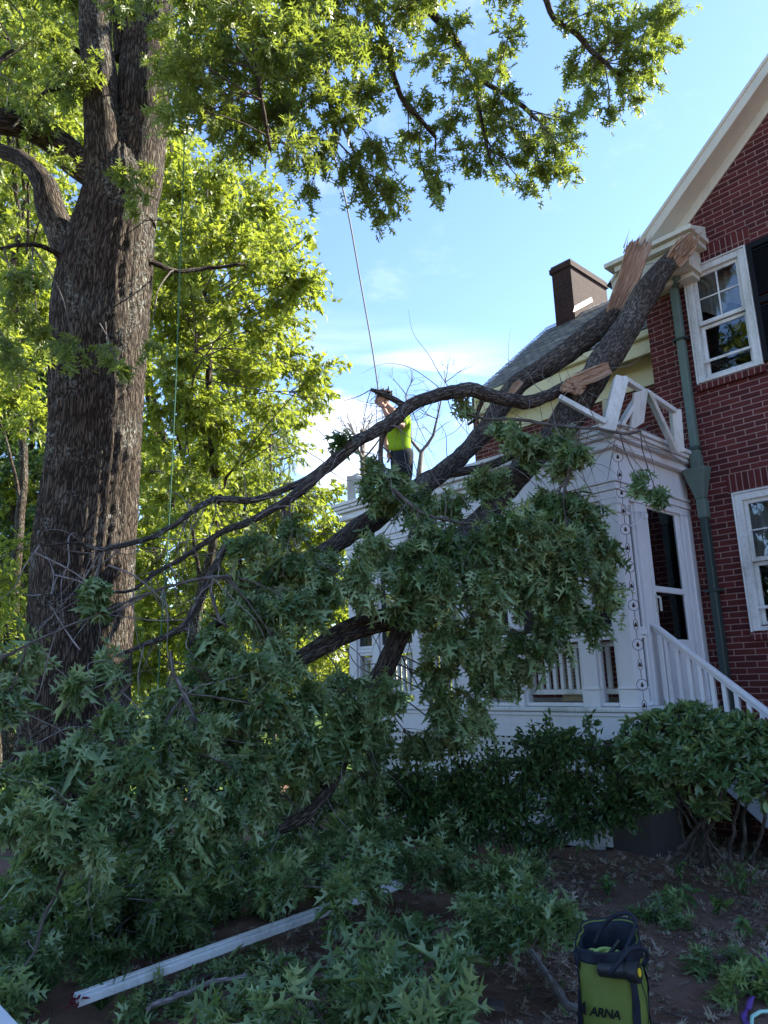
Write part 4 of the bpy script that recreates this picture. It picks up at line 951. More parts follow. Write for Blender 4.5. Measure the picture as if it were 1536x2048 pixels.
# ================================================================ FALLEN LIMB
fb = at(640, 1690, d=5.6)
fall = thing('fallen_limb', 'huge broken oak limb fallen across the porch roof, leaves hanging to the lawn', 'fallen limb', (fb[0], fb[1], 0))
FL = []
def fl(rows, n=16, lump=0.07, mat='limb_bark', name='limb', step=0.08, wob=0.006): 
    P = limb(fall, [(a, b, d, w*0.84) for (a, b, d, w) in rows], name, mat, n, step, wob, lump); FL.append(P); return P
fl([(1262,592,8.45,36),(1225,640,8.4,50),(1160,685,8.3,53),(1100,730,8.2,50),(1040,772,8.1,47),(985,845,7.9,48),(950,885,7.8,44),(905,925,7.5,42),(860,960,7.2,42),(800,1000,6.9,42),(740,1035,6.7,44),(690,1070,6.5,40),(640,1100,6.3,36),(560,1140,6.0,30),(470,1210,5.6,24),(380,1290,5.2,18)])
fl([(1345,512,8.25,40),(1310,560,8.15,52),(1280,610,8.05,60),(1250,665,7.9,65),(1215,720,7.7,70),(1180,775,7.5,74),(1140,835,7.3,70),(1095,890,7.1,62),(1050,935,6.9,56),(1010,985,6.7,56),(960,1040,6.5,56),(905,1090,6.3,56),(850,1170,6.05,56),(800,1260,5.85,54),(760,1350,5.7,50),(730,1410,5.6,42),(700,1480,5.5,34),(650,1570,5.4,30),(575,1650,5.3,26)], 20)
PC = fl([(1190,742,7.5,40),(1120,778,7.3,32),(1060,802,7.1,32),(1020,800,7.0,32),(980,793,6.85,34),(935,784,6.7,35),(900,793,6.6,33),(860,800,6.5,32),(815,817,6.35,34),(790,840,6.3,34),(755,862,6.2,33),(705,888,6.0,30),(672,915,5.9,28),(640,948,5.75,26),(600,985,5.6,24),(560,1015,5.5,20),(520,1035,5.4,18),(480,1058,5.3,18),(440,1075,5.2,15),(380,1110,5.1,12),(335,1140,5.0,11),(300,1160,4.9,9),(265,1186,4.8,8),(180,1187,4.7,6),(82,1190,4.6,4)])
fl([(650,935,5.8,20),(600,968,5.7,18),(560,986,5.6,16),(500,1000,5.5,15),(435,998,5.4,15),(390,1025,5.2,14),(335,1060,5.1,13),(270,1082,4.9,13),(230,1095,4.8,12),(200,1105,4.7,11),(155,1092,4.6,8),(80,1090,4.5,4)], 10)
fl([(812,818,6.35,20),(790,800,6.3,15),(765,785,6.25,14),(742,779,6.2,8)], 8)
fl([(435,998,5.4,8),(425,992,5.4,6),(418,990,5.4,5)], 6)
fl([(775,858,6.3,13),(764,890,6.25,12),(762,930,6.2,12),(775,960,6.1,11),(800,985,6.05,11),(835,1015,6.0,10),(870,1033,5.95,9),(920,1044,5.9,8),(960,1045,5.9,6),(1000,1030,5.9,5)], 8, mat='twig')
fl([(700,1078,6.6,28),(770,1040,6.8,26),(850,955,7.3,22),(900,945,7.4,20),(960,938,7.3,22),(1010,920,7.2,20),(1045,900,7.1,16)], 12)
fl([(930,825,6.7,7),(975,838,6.7,8),(1020,838,6.65,8),(1060,845,6.6,8),(1110,852,6.5,8),(1160,855,6.4,8),(1200,860,6.35,7),(1260,868,6.3,6),(1300,850,6.3,4)], 7, mat='twig')
fl([(980,795,6.85,16),(965,800,6.9,12),(950,838,7.0,10),(935,850,7.0,6)], 7)
fl([(455,1085,5.2,18),(430,1125,5.1,18),(408,1170,5.0,18),(385,1220,4.9,17),(360,1255,4.8,16),(320,1280,4.7,15),(285,1292,4.6,13),(250,1305,4.5,11)], 10)
fl([(420,1170,5.0,10),(428,1215,4.95,9),(440,1245,4.9,7),(458,1255,4.9,5)], 6, mat='twig')
fl([(800,1225,5.9,26),(740,1232,5.8,28),(700,1243,5.8,28),(665,1262,5.75,28),(633,1285,5.7,26),(560,1330,5.6,22),(450,1390,5.3,18)], 12)
fl([(790,1250,5.9,26),(740,1262,5.8,28),(700,1275,5.75,28),(665,1295,5.7,26),(630,1315,5.65,24),(560,1351,5.5,16),(500,1390,5.3,12)], 12)
fl([(565,1000,5.6,10),(572,1050,5.55,9),(575,1100,5.5,8)], 6, mat='twig')
fl([(240,1345,4.5,11),(180,1390,4.4,12),(110,1440,4.3,12),(40,1500,4.2,11),(-20,1560,4.1,10)], 8)
fl([(265,1370,4.4,9),(200,1430,4.3,10),(130,1500,4.2,10),(60,1560,4.1,8)], 8, mat='twig')
fl([(560,1140,6.0,14),(450,1160,5.0,9),(330,1180,4.7,7),(180,1240,4.4,6),(60,1290,4.2,8),(-20,1330,4.1,8)], 7, mat='twig')
fl([(340,1300,4.6,10),(350,1360,4.5,9),(385,1430,4.4,8),(390,1500,4.3,7),(400,1600,4.3,6)], 7, mat='twig')
fl([(380,1375,4.5,9),(355,1420,4.4,8),(300,1500,4.3,8),(230,1590,4.2,12),(200,1650,4.15,12),(180,1720,4.1,7)], 8, mat='twig')
fl([(730,1410,5.6,26),(700,1500,5.3,20),(650,1590,5.1,26),(600,1640,5.0,26),(560,1660,5.0,20)], 10)
fl([(250,1600,4.0,9),(150,1720,3.8,9),(90,1830,3.6,8),(70,1900,3.5,7),(10,1975,3.4,6)], 7, mat='twig')
fl([(1145,850,6.6,8),(1135,900,6.4,9),(1133,960,6.3,8),(1120,1020,6.2,6)], 6, mat='twig')
FALL = np.vstack([P for P in FL])
# torn wood
def torn(rows, wid, cols, name='torn_wood', jag=0.12):
    """a split slab of wood: ridged along the grain, its far end torn to uneven points"""
    P = resample(px_pts(rows), 0.02); ax = nrm(P[-1,:3]-P[0,:3]); side = nrm(np.cross(ax, F_)); dep = np.cross(ax, side)
    cols = cols*3; grp = RNG.uniform(0, 1, cols//4+2); L = []
    for i in range(cols+1):
        L.append(jag*(0.65*grp[i//4]+0.35*RNG.uniform(0, 1)*(1 if i % 2 else 0.35)))
    N = np.vstack([P, P[-1:]+0]); N = P; nv = len(P)+7; V = []; A = []
    ridge = RNG.normal(0, 0.010, cols+1)
    for i in range(cols+1):
        u = i/cols-0.5; arc = (1-(2*u)**2)*0.30
        for j in range(nv):
            if j < len(P): q = P[j,:3]; w_ = P[j,3]*2; e = 0.0
            else: f = (j-len(P)+1)/7.0; q = P[-1,:3]+ax*L[i]*f; w_ = P[-1,3]*2*(1-0.15*f); e = f
            rg = ridge[i]*(0.5+0.5*min(1, j/6))+0.004*math.sin(j*0.6+i)
            V.append(q+side*u*w_+dep*(-arc*w_*0.5*(1-0.6*e)+rg)); A.append((u*wid, 0.0, j*0.02))
    V = np.array(V); fr = V.copy(); bk_ = V+dep*(0.05)+side*0.0
    taper = np.array([[min(1.0, (nv-1-j)/7.0)] for i in range(cols+1) for j in range(nv)])
    bk_ = V+dep*(0.006+0.05*taper); k = len(V); VV = np.vstack([V, bk_]); F = []
    for i in range(cols):
        for j in range(nv-1):
            a0 = i*nv+j; F.append((a0, a0+1, a0+nv+1, a0+nv)); F.append((k+a0, k+a0+nv, k+a0+nv+1, k+a0+1))
    for j in range(nv-1):
        F.append((j, j+k, j+1+k, j+1)); q = cols*nv+j; F.append((q, q+1, q+1+k, q+k))
    for i in range(cols):
        q = i*nv; F.append((q, q+nv, q+nv+k, q+k)); q = i*nv+nv-1; F.append((q, q+k, q+nv+k, q+nv))
    me = fast_mesh(name, VV, np.array(F), False); at_ = me.attributes.new('bark', 'FLOAT_VECTOR', 'POINT')
    at_.data.foreach_set('vector', np.array(A+A, np.float32).ravel()); return link(name, me, M['torn'], fall)
torn([(1222,640,8.36,30),(1238,600,8.30,38),(1256,560,8.25,42),(1268,520,8.2,44),(1279,492,8.2,44)], 0.24, 13, jag=0.16)
torn([(1345,525,8.15,34),(1360,505,8.1,40),(1378,485,8.05,36)], 0.22, 11, jag=0.20)
torn([(1215,738,7.32,24),(1190,748,7.26,30),(1160,760,7.2,28),(1135,770,7.16,22)], 0.15, 9, jag=0.05)
w = Wood()
for (x, y, d, ux_, uy_, n_, sp_) in ((1272,505,8.18,10,-30,26,26),(1368,495,8.03,20,-28,20,20),(1170,755,7.2,-40,16,10,14)):
    for _ in range(n_):
        ox, oy = random.uniform(-sp_, sp_), random.uniform(-12, 18); L = random.uniform(0.5, 1.35)
        a_ = at(x+ox, y+oy, d=d); b_ = at(x+ox+ux_*L+random.uniform(-5, 5), y+oy+uy_*L+random.uniform(-4, 4), d=d+random.uniform(-.05, .05))
        w.limb([(*a_, random.uniform(0.004, 0.010)), (*((a_+b_)/2), 0.004), (*b_, 0.001)], 4, 0.05, cap=False)
w.build('splinters', M['torn'], fall)
w = Wood()
for i in range(16):
    th = i/16*2*math.pi; r = 14+4*math.sin(3*th); w.limb(px_pts([(1136+r*math.cos(th)*0.9, 772+r*math.sin(th)*0.8, 7.1, 9),(1150+r*math.cos(th+0.5)*0.6, 778+r*math.sin(th+0.5)*0.55, 7.12, 8),(1165+r*0.4*math.cos(th+1), 775+r*0.4*math.sin(th+1), 7.2, 5)]), 5, 0.02, 0.003)
w.build('torn_wood', M['torn'], fall)
torn([(1018,790,7.75,12),(1030,775,7.72,16),(1040,765,7.7,14)], 0.08, 4, jag=0.03)

# hanging leaves
S = Sprays(0.128, hang=0.85, per=12, spread=0.75)
fc = [ # x,y,rx,ry,d
 (1110,1020,70,50,6.2),(1170,1040,60,50,6.2),(1200,1100,45,70,6.2),(1215,1190,35,60,6.2),(1150,1120,60,70,6.0),(1080,1090,70,70,5.9),(1010,1070,70,60,5.9),(1180,1240,40,45,6.1),(1110,1190,70,70,5.9),(1040,1180,70,70,5.8),(1110,1260,60,50,5.9),(1060,1300,50,50,5.9),(1040,1350,40,40,5.9),
 (960,1110,70,60,5.7),(900,1100,60,50,5.7),(850,1080,50,40,5.8),(960,1190,70,70,5.6),(880,1180,70,70,5.5),(800,1130,60,50,5.6),(820,1200,60,60,5.4),(960,1280,60,60,5.6),(990,1350,45,60,5.7),(975,1420,30,45,5.7),(890,1270,50,50,5.5),(880,1350,35,60,5.5),(905,1410,30,45,5.5),(875,1430,18,30,5.5),
 (740,1100,50,40,5.7),(720,1170,60,60,5.4),(640,1130,50,45,5.6),(590,1130,50,50,5.4),(550,1170,55,60,5.3),(600,1220,60,55,5.2),(520,1240,60,60,5.0),(480,1180,45,50,5.1),(570,1310,60,50,4.9),(500,1330,60,60,4.8),(430,1290,55,55,4.8),(440,1370,60,50,4.7),
 (690,1380,60,50,5.1),(760,1400,45,50,5.3),(620,1400,60,50,4.9),(560,1420,60,60,4.7),(490,1440,60,60,4.5),(640,1480,60,50,4.8),(700,1470,50,60,5.1),(560,1500,60,50,4.6),
 (210,1330,40,40,4.4),(170,1370,30,30,4.3),(400,1450,60,50,4.4),(330,1400,55,50,4.4),(330,1480,60,60,4.2),(250,1450,50,50,4.2),(420,1530,60,60,4.2),(500,1560,60,50,4.3),(180,1500,60,50,4.0),(110,1530,60,55,3.9),(40,1560,60,60,3.8),(250,1540,60,60,4.0),(20,1640,60,60,3.7),(100,1620,60,60,3.7),(190,1600,60,60,3.8),(290,1620,60,55,3.9),(380,1610,60,55,4.0),(470,1620,55,50,4.1),(430,1690,60,50,4.1),(340,1700,60,50,3.9),
 (60,1720,65,60,3.6),(160,1700,60,55,3.7),(20,1340,40,50,4.3),(70,1300,40,35,4.3),(10,1410,40,50,4.2),
 (640,1200,60,50,6.0),(700,1440,60,60,5.4),(620,1540,70,50,5.2),(540,1580,60,50,5.0),(760,1480,50,60,5.6),(740,1560,60,50,5.5),(480,1500,60,60,4.8),(400,1380,60,60,4.9),(330,1560,70,60,4.6),(840,1500,50,40,5.9),(900,1480,40,40,6.0),
 (980,950,30,25,6.6),(1000,850,30,20,6.6),(1030,870,45,25,6.6),(1110,880,45,35,6.5),(1060,915,40,30,6.6),(1150,905,45,30,6.4),(1120,930,45,30,6.4),(930,810,18,22,6.7),(960,970,60,25,6.7),(900,1000,55,30,6.6),(830,1010,45,35,6.6),(750,930,28,25,6.3),(755,965,38,30,6.3),(800,950,38,28,6.3),(785,1000,40,30,6.3),(740,1000,25,30,6.3),(850,1040,50,30,6.2),
 (1280,965,20,22,6.2),(1315,990,16,14,6.2),(500,1090,40,35,5.2),(580,1060,30,40,5.4),(190,1165,18,14,4.6),(190,1200,18,12,4.6),(680,880,22,20,6.0),(940,1450,20,30,5.7)]
for c in fc:
    x, y, rx, ry, d = c; k = d/FOC; C3 = at(x, y, d=d+random.uniform(-0.15, 0.15))
    S.clump(C3, (rx*k*0.88, rx*k, ry*k*1.12), nearest(FALL, C3+np.array([0,0,0.15]), 6), max(6, int(rx*ry*k*k*470)), 0.007, bv=float(np.clip(RNG.normal(0.5, 0.22), 0.1, 0.95)))
S.build('foliage', 'twigs', OAK, M['oak_leaf'], M['twig'], fall, fold=0.35, curl=0.35)
# fine bare twigs hanging about
w = Wood()
for _ in range(420):
    q = FALL[RNG.integers(len(FALL))]; p = q[:3]
    if q[3] > 0.12 and RNG.random() < 0.6: continue
    d = nrm(RNG.normal(0, 1, 3)+np.array([-0.2, -0.3, -0.5])); L = RNG.uniform(0.2, 0.95); pts = [(*p, 0.005)]; a = p.copy()
    for i in range(4):
        d = nrm(d+RNG.normal(0, 0.28, 3)+np.array([0, 0, -0.1])); a = a+d*L/4; pts.append((*a, 0.005*(1-(i+1)/4.6)))
    w.limb(pts, 4, 0.05, cap=False)
for (x0, y0, x1, y1, d) in [(215,1130,345,1220,4.4),(70,1105,170,1160,4.4),(110,1150,180,1175,4.4),(160,1300,100,1210,4.3),(1195,870,1300,960,6.2),(1230,880,1215,960,6.2),(1160,900,1190,1000,6.2),(1290,890,1370,930,6.2),(1240,850,1330,880,6.25)]:
    a, b = at(x0, y0, d=d), at(x1, y1, d=d); w.limb([(*a, 0.006), (*((a+b)/2+RNG.normal(0,0.03,3)), 0.005), (*b, 0.003)], 4, 0.05, cap=False)
w.build('bare_twigs', M['pale_twig'], fall)

# ================================================================ CUT BRANCHES ON THE GROUND
def heap(name, label, clumps, size, root, per=12, dens=200, mat='oak_leaf', stem=0.018, hang=0.15):
    r = at(*root[:2], Z=0.05) if len(root) == 2 else np.array(root)
    t = thing(name, label, 'branch', (r[0], r[1], 0), 'cut oak branches heaped on the ground')
    w = Wood(); pool = []; stem = 0.005 if 'sprig' in name else stem
    for i in range(0, len(clumps), max(1, len(clumps)//7)):
        c = clumps[i]; e = at(c[0], c[1], d=c[4]); e[2] = max(0.08, e[2]-0.05)
        m = (r+e)/2+np.array([0, 0, 0.10 if stem > 0.01 else 0.02]); pool.append(w.limb([(*r, stem), (*m, stem*0.7), (*e, stem*0.3)], 7, 0.08, 0.006))
    w.build('stem', M['limb_bark'], t); PL = np.vstack(pool); S = Sprays(size, hang=hang, per=per, spread=1.0)
    for (x, y, rx, ry, d) in clumps:
        k = d/FOC; C3 = at(x, y, d=d); S.clump(C3, (rx*k, rx*k, ry*k), nearest(PL, C3, 5), max(4, int(rx*ry*k*k*dens*1.5)), 0.006)
    S.build('foliage', 'twigs', OAK, M[mat], M['twig'], t, 0.3, 0.3)
    return t
def gz(x, y, z):   # depth of the point of height z under a pixel
    return float((at(x, y, Z=z)-EYE)@F_)
def hc(poly, step, rx, ry, z):
    out = []
    for x, y in fill(poly, step, 0.45, 0.97):
        zz = z*random.uniform(0.5, 1.1); out.append((x, y, rx, ry, min(gz(x, y, zz), 8)))
    return out
heap('oak_branch', 'heaped leafy oak branch under the fallen limb, above the white beam', hc([(560,1560),(760,1540),(900,1600),(950,1700),(960,1780),(760,1790),(560,1800),(480,1700)], 62, 62, 45, 0.45), 0.13, (700, 1720))
heap('oak_branch', 'leafy oak branch heaped over the left part of the white beam', hc([(-40,1740),(200,1700),(470,1690),(540,1760),(440,1800),(260,1850),(60,1910),(-40,1930)], 62, 62, 42, 0.35), 0.13, (200, 1850))
heap('oak_branch', 'flattened leafy oak branch under the hanging leaves, just above the white beam', hc([(150,1800),(350,1700),(600,1650),(760,1720),(680,1790),(560,1820),(420,1865),(200,1935),(120,1900)], 44, 52, 26, 0.08), 0.12, (420, 1780), dens=330)
heap('oak_sprig', 'leafy oak sprig lying just below the left half of the white beam', hc([(230,2010),(330,1970),(440,1935),(520,1910),(470,1960),(330,2020),(250,2050)], 36, 36, 18, 0.05), 0.10, (360, 1980), dens=260)
heap('oak_branch', 'leafy oak branch at the bottom left corner, by the white bench', hc([(-60,1900),(50,1930),(90,2020),(90,2090),(40,2090),(-60,1990)], 50, 50, 34, 0.25), 0.12, (60, 2010))
heap('oak_branch', 'big leafy oak branch heaped at the front, right of the white beam', hc([(480,1985),(620,1930),(760,1850),(900,1820),(960,1900),(930,2000),(900,2100),(380,2100),(400,2010)], 66, 66, 45, 0.35), 0.125, (800, 1990))
heap('oak_branch', 'fresh green oak branch reaching toward the lime bag', hc([(960,1730),(1060,1740),(1120,1800),(1150,1860),(1060,1890),(1000,1900),(940,1850),(920,1780)], 46, 44, 36, 0.5), 0.10, (1010, 1850), per=14, dens=420)
heap('oak_sprig', 'small leafy oak sprig lying on the bare dirt behind the bag', hc([(1270,1800),(1360,1810),(1370,1835),(1270,1840)], 30, 28, 12, 0.05), 0.10, (1310, 1825), dens=500)
heap('oak_sprig', 'dark leafy oak sprig lying on the dirt, right of the bag', hc([(1400,1900),(1470,1890),(1480,1950),(1410,1960)], 32, 32, 18, 0.08), 0.10, (1440, 1935), dens=400)
heap('oak_sprig', 'pale yellow-green oak sprig at the right edge, beside the purple strap', hc([(1440,1945),(1540,1950),(1560,2000),(1450,1990)], 32, 34, 16, 0.07), 0.11, (1500, 1975), dens=380, mat='pale_leaf')

# ================================================================ SHRUBS
def shrub(name, label, blobs, size, proto, mat, roots, per=9, dens=1.0, hang=0.0, whorl=False, stem_r=0.012, fold=0.15, curl=0.2, cat='shrub'):
    """blobs: world (x,y,z,rx,ry,rz)"""
    c0 = np.mean([r for r in roots], 0); t = thing(name, label, cat, (c0[0], c0[1], 0)); w = Wood(); pool = []
    for rt in roots:
        b = blobs[RNG.integers(len(blobs))]; e = np.array(b[:3])+RNG.normal(0, 0.3, 3)*np.array(b[3:6]); rt = np.array([rt[0], rt[1], -0.02])
        m = (rt+e)/2+RNG.normal(0, 0.06, 3); pool.append(w.limb([(*rt, stem_r), (*m, stem_r*0.8), (*e, stem_r*0.4)], 6, 0.08, 0.008))
    w.build('stems', M['twig'], t); PL = np.vstack(pool)
    S = Sprays(size, hang=hang, per=per, spread=0.7, twig_r=0.003)
    for b in blobs:
        c = np.array(b[:3]); r3 = np.array(b[3:6]); ns = int(dens*(r3[0]*r3[2]+r3[0]*r3[1])*130*(0.07/size)**1.2)
        if not whorl: S.clump(c, r3, nearest(PL, c, 6), max(5, ns), 0.006, surf=0.3)
        else:
            base = nearest(PL, c, 6)
            for _ in range(ns):
                d = nrm(RNG.normal(0, 1, 3)+np.array([0,0,0.25])); tip = c+d*r3*RNG.uniform(0, 1)**0.22; a = c+(base-c)*0.3
                S.tw.limb([(*(a+(tip-a)*0.3), 0.004), (*tip, 0.003)], 3, 9, cap=False)
                n = int(RNG.integers(6, 11)); ax = nrm(d+np.array([0, 0, 0.6])+RNG.normal(0, 0.25, 3)); u = nrm(np.cross(ax, RNG.normal(0, 1, 3))); v = np.cross(ax, u)
                th = np.arange(n)*2.399+RNG.uniform(0, 6); D = np.cos(th)[:, None]*u+np.sin(th)[:, None]*v+ax*RNG.uniform(0.2, 1.6, n)[:, None]
                S.P.append(np.repeat(tip[None], n, 0)-ax*RNG.uniform(0, 0.03, n)[:, None]); S.D.append(nrm(D)); S.N.append(np.repeat(ax[None], n, 0)+RNG.normal(0, 0.4, (n, 3)))
                S.S.append(size*RNG.uniform(0.65, 1.15, n)); S.v.append(np.clip(RNG.normal(0.5, 0.2)+RNG.normal(0, 0.08, n), 0, 1))
    S.build('foliage', 'twigs', proto, M[mat], M['twig'], t, fold, curl)
    return t
def pb(x, y, d, rx, ry, dd=None):
    c = at(x, y, d=d); k = d/FOC; return (c[0], c[1], c[2], rx*k, (dd or rx)*k, ry*k)
# round broad-leaved bush before the stairs
bl = [pb(1300,1470,5.6,60,40),pb(1370,1460,5.5,60,50),pb(1430,1480,5.4,60,55),pb(1500,1490,5.3,60,50),pb(1560,1510,5.2,60,60),pb(1330,1520,5.5,60,40),pb(1400,1530,5.3,60,40),pb(1470,1545,5.2,55,40),pb(1540,1570,5.1,55,45),pb(1275,1510,5.6,40,35),pb(1620,1520,5.2,60,60),pb(1395,1430,5.5,25,22),pb(1330,1590,5.6,22,22,60),pb(1420,1610,5.5,26,22,60),pb(1300,1560,5.6,35,30),pb(1480,1450,5.4,30,22)]
rts = [at(x, 1735, Z=0)[:2]*1.0 for x in (1380,1395,1405,1420,1430,1450,1462,1480,1500,1340,1360)]
shrub('rhododendron', 'round broad-leaved evergreen bush in front of the porch stairs', bl, 0.082, OVAL, 'rhodo_leaf', rts, dens=9.0, whorl=True, stem_r=0.016)
# darker foundation shrubs
bl = [pb(x, y, 6.0, 48, 42) for x, y in fill([(940,1490),(1060,1470),(1180,1470),(1260,1490),(1270,1590),(1240,1640),(1050,1690),(940,1680)], 50, 0.4)] + [pb(1250,1620,5.8,45,40),pb(1290,1600,5.8,40,35),pb(1240,1560,5.8,40,40)] + [pb(1095,1455,6.1,16,28),pb(1180,1450,6.1,16,26),pb(1130,1470,6.1,30,20)]
shrub('foundation_shrub', 'dark small-leaved shrub against the lattice, left of the concrete pier', bl, 0.055, SMALL, 'shrub_leaf', [at(x, 1690, Z=0)[:2] for x in (1000,1050,1080,1120,1160,1190)], dens=4.5)
bl = [pb(x, y, 6.1, 48, 42) for x, y in fill([(700,1560),(800,1560),(900,1550),(980,1510),(980,1660),(860,1680),(700,1620)], 50, 0.4)]
shrub('foundation_shrub', 'shaded shrub under the porch lattice, half hidden by the fallen limb', bl, 0.055, SMALL, 'shrub_leaf', [at(x, 1680, Z=0)[:2] for x in (760,800,860,900,940)], dens=4.0)
# weeds
def weed(label, x, y, h, nl, size, mat='weed_leaf', proto=OVAL, name='weed'):
    b = at(x, y, Z=0.0); t = thing(name, label, 'plant', (b[0], b[1], 0)); w = Wood(); S = Sprays(size, hang=0.1, per=6)
    P, D, N, Sz = [], [], [], []
    for i in range(max(2, nl//6)):
        e = b+np.array([RNG.normal(0, h*0.35), RNG.normal(0, h*0.35), h*RNG.uniform(0.6, 1.0)]); w.limb([(*b, 0.004), (*((b+e)/2+RNG.normal(0,0.01,3)), 0.003), (*e, 0.002)], 4, 0.03, cap=False)
        for j in range(7):
            f = RNG.uniform(0.35, 1); P.append(b+(e-b)*f); D.append(nrm(RNG.normal(0, 1, 3)*np.array([1,1,0.4]))); N.append(np.array([RNG.normal(0,.2), RNG.normal(0,.2), 1])); Sz.append(size*RNG.uniform(0.6, 1.1))
    leaf_mesh('leaves', np.array(P), np.array(D), np.array(N), np.array(Sz), proto, M[mat], t, 0.15, 0.3); w.build('stems', M['weed_leaf'], t)
weed('broad-leaved green weed on the dirt behind the bag', 1355, 1815, 0.16, 24, 0.10)
weed('weed with round leaves, right of the broad-leaved one', 1435, 1830, 0.14, 18, 0.09, proto=SMALL)
weed('low weed nearest the oak sprigs on the right', 1480, 1870, 0.12, 14, 0.08, proto=SMALL)
weed('tall light green weed below the round bush, at right', 1490, 1790, 0.26, 40, 0.08)
weed('slender weed growing among the bush stems', 1400, 1730, 0.42, 30, 0.06)
weed('low green weed at the foot of the concrete pier', 1215, 1790, 0.14, 30, 0.06, proto=SMALL)
weed('small weed between pier and round bush', 1360, 1760, 0.14, 20, 0.06, proto=SMALL)
weed('feathery green plant in the bottom left corner', 75, 2010, 0.30, 260, 0.05, proto=BLADE, name='feathery_plant')
weed('feathery green plant beside the red petals', 200, 2020, 0.20, 160, 0.045, proto=BLADE, name='feathery_plant')
b = at(148, 2003, Z=0.12); q = leaf_mesh('red_flower', b+RNG.normal(0, 0.014, (16, 3)), nrm(RNG.normal(0, 1, (16, 3))), nrm(RNG.normal(0, 1, (16, 3))), np.full(16, 0.03), SMALL, M['petal'], None, 0.2, 0.3)
tag(q, 'tiny dark red bloom at the left tip of the white beam', 'flower')

# ================================================================ LITTER
def litter(name, n, xr, yr, size, proto, mat, z=0.012, tilt=0.35):
    P = np.stack([RNG.uniform(*xr, n), RNG.uniform(*yr, n), np.zeros(n)], -1)
    P[:, 2] = 0.03*np.sin(P[:,0]*1.7+1)*np.sin(P[:,1]*1.3)+0.015*np.sin(P[:,0]*5.1)*np.sin(P[:,1]*4.3+2)-0.02+RNG.uniform(0.004, z, n)
    dens = np.sin(P[:,0]*3.1+1)*np.sin(P[:,1]*2.7)+0.5*np.sin(P[:,0]*7.3)*np.sin(P[:,1]*8.1)+RNG.normal(0, 0.5, n)
    k = dens > -0.15; P = P[k]; n = len(P)
    a = RNG.uniform(0, 6.28, n); D = np.stack([np.cos(a), np.sin(a), RNG.normal(0, tilt*0.4, n)], -1); N = np.stack([RNG.normal(0, tilt, n), RNG.normal(0, tilt, n), np.ones(n)], -1)
    return leaf_mesh(name, P, D, N, size*RNG.uniform(0.4, 1.2, n), proto, M[mat], None, 0.35, -0.25)
tag(litter('leaf_litter', 12000, (-4.6, -0.6), (2.0, 7.6), 0.075, OAK, 'dry_leaf'), 'dry brown oak leaves scattered over the dirt', 'leaves', kind='stuff')
tag(litter('green_litter', 1600, (-4.6, -0.6), (2.0, 7.6), 0.06, OAK, 'weed_leaf'), 'torn green oak leaves scattered over the dirt', 'leaves', kind='stuff')
tag(litter('wood_chips', 14000, (-4.0, -0.6), (2.2, 7.0), 0.018, SMALL, 'dry_leaf', 0.01), 'pale wood chips and crumbs on the dirt', 'debris', kind='stuff')
w = Wood()
for _ in range(340):
    x, y = RNG.uniform(-4.2, -0.8), RNG.uniform(2.2, 7.2); z = 0.03*math.sin(x*1.7+1)*math.sin(y*1.3)-0.005; a = RNG.uniform(0, 6.28); L = RNG.uniform(0.05, 0.32)
    w.limb([(x, y, z, 0.003), (x+math.cos(a)*L/2+RNG.normal(0,.02), y+math.sin(a)*L/2+RNG.normal(0,.02), z+0.012, 0.003), (x+math.cos(a)*L, y+math.sin(a)*L, z, 0.0015)], 4, 0.06, cap=False)
tag(w.build('twig_litter', M['twig']), 'small broken twigs strewn over the dirt', 'twigs', kind='stuff')
# broken stick
w = Wood(); pts = []
for (x, y, r_) in [(1062,1900,.016),(1085,1935,.017),(1105,1960,.019),(1128,1998,.018),(1140,2012,.020),(1165,2020,.018),(1190,2030,.017)]:
    p_ = at(x, y, Z=0.03); pts.append((*p_, r_))
w.limb(pts, 9, 0.03, 0.002, 0.12); tag(w.build('broken_stick', M['pale_twig']), 'crooked bare stick on the dirt left of the lime bag', 'stick')
w = Wood(); pts = [(*at(x, y, Z=0.10), 0.014) for x, y in [(300,2015),(370,1985),(430,1965),(500,1950)]]
w.limb(pts, 8, 0.03, 0.003, 0.1); tag(w.build('broken_stick', M['pale_twig']), 'thin stick lying below the white beam', 'stick')

# ================================================================ WHITE BEAM, BOARD
a, b = at(150, 2003, Z=0.10), at(800, 1768, Z=0.22)
mb = MB(); mb.beam(a, b, 0.07, 0.042); bo = mb.build('white_beam', M['rail_white'], None, 0.006); tag(bo, 'long white painted beam lying across the heaped oak branches', 'beam')
mb = MB(); up = np.array([0, 0, 1.0]); sd_ = nrm(np.cross(nrm(b-a), up)); mb.beam(a+up*0.0262-sd_*0.012, b+up*0.0262-sd_*0.012, 0.035, 0.010); mb.build('bead', M['rail_white'], bo, 0.003)
P_ = [at(-30, 1975, Z=0.30), at(46, 2056, Z=0.30)]; dv = P_[1]-P_[0]; sd_ = nrm(np.cross(dv, up))
mb = MB(); A = P_[0]; B = P_[1]; o_ = sd_*0.5
if (o_@R_) > 0: o_ = -o_
mb.add([A, B, B+o_, A+o_, A-up*0.03, B-up*0.03, B+o_-up*0.03, A+o_-up*0.03], [(0,1,2,3),(4,5,6,7),(0,1,5,4),(1,2,6,5),(2,3,7,6),(3,0,4,7)])
for q in (A+o_*0.15+dv*0.1, B+o_*0.15-dv*0.1, A+o_*0.9+dv*0.1, B+o_*0.9-dv*0.1): mb.beam((q[0], q[1], -0.05), (q[0], q[1], 0.268), 0.04, 0.04, (0,1,0))
tag(mb.build('white_bench', M['white'], None, 0.006), 'corner of a low white bench at the bottom left', 'bench')

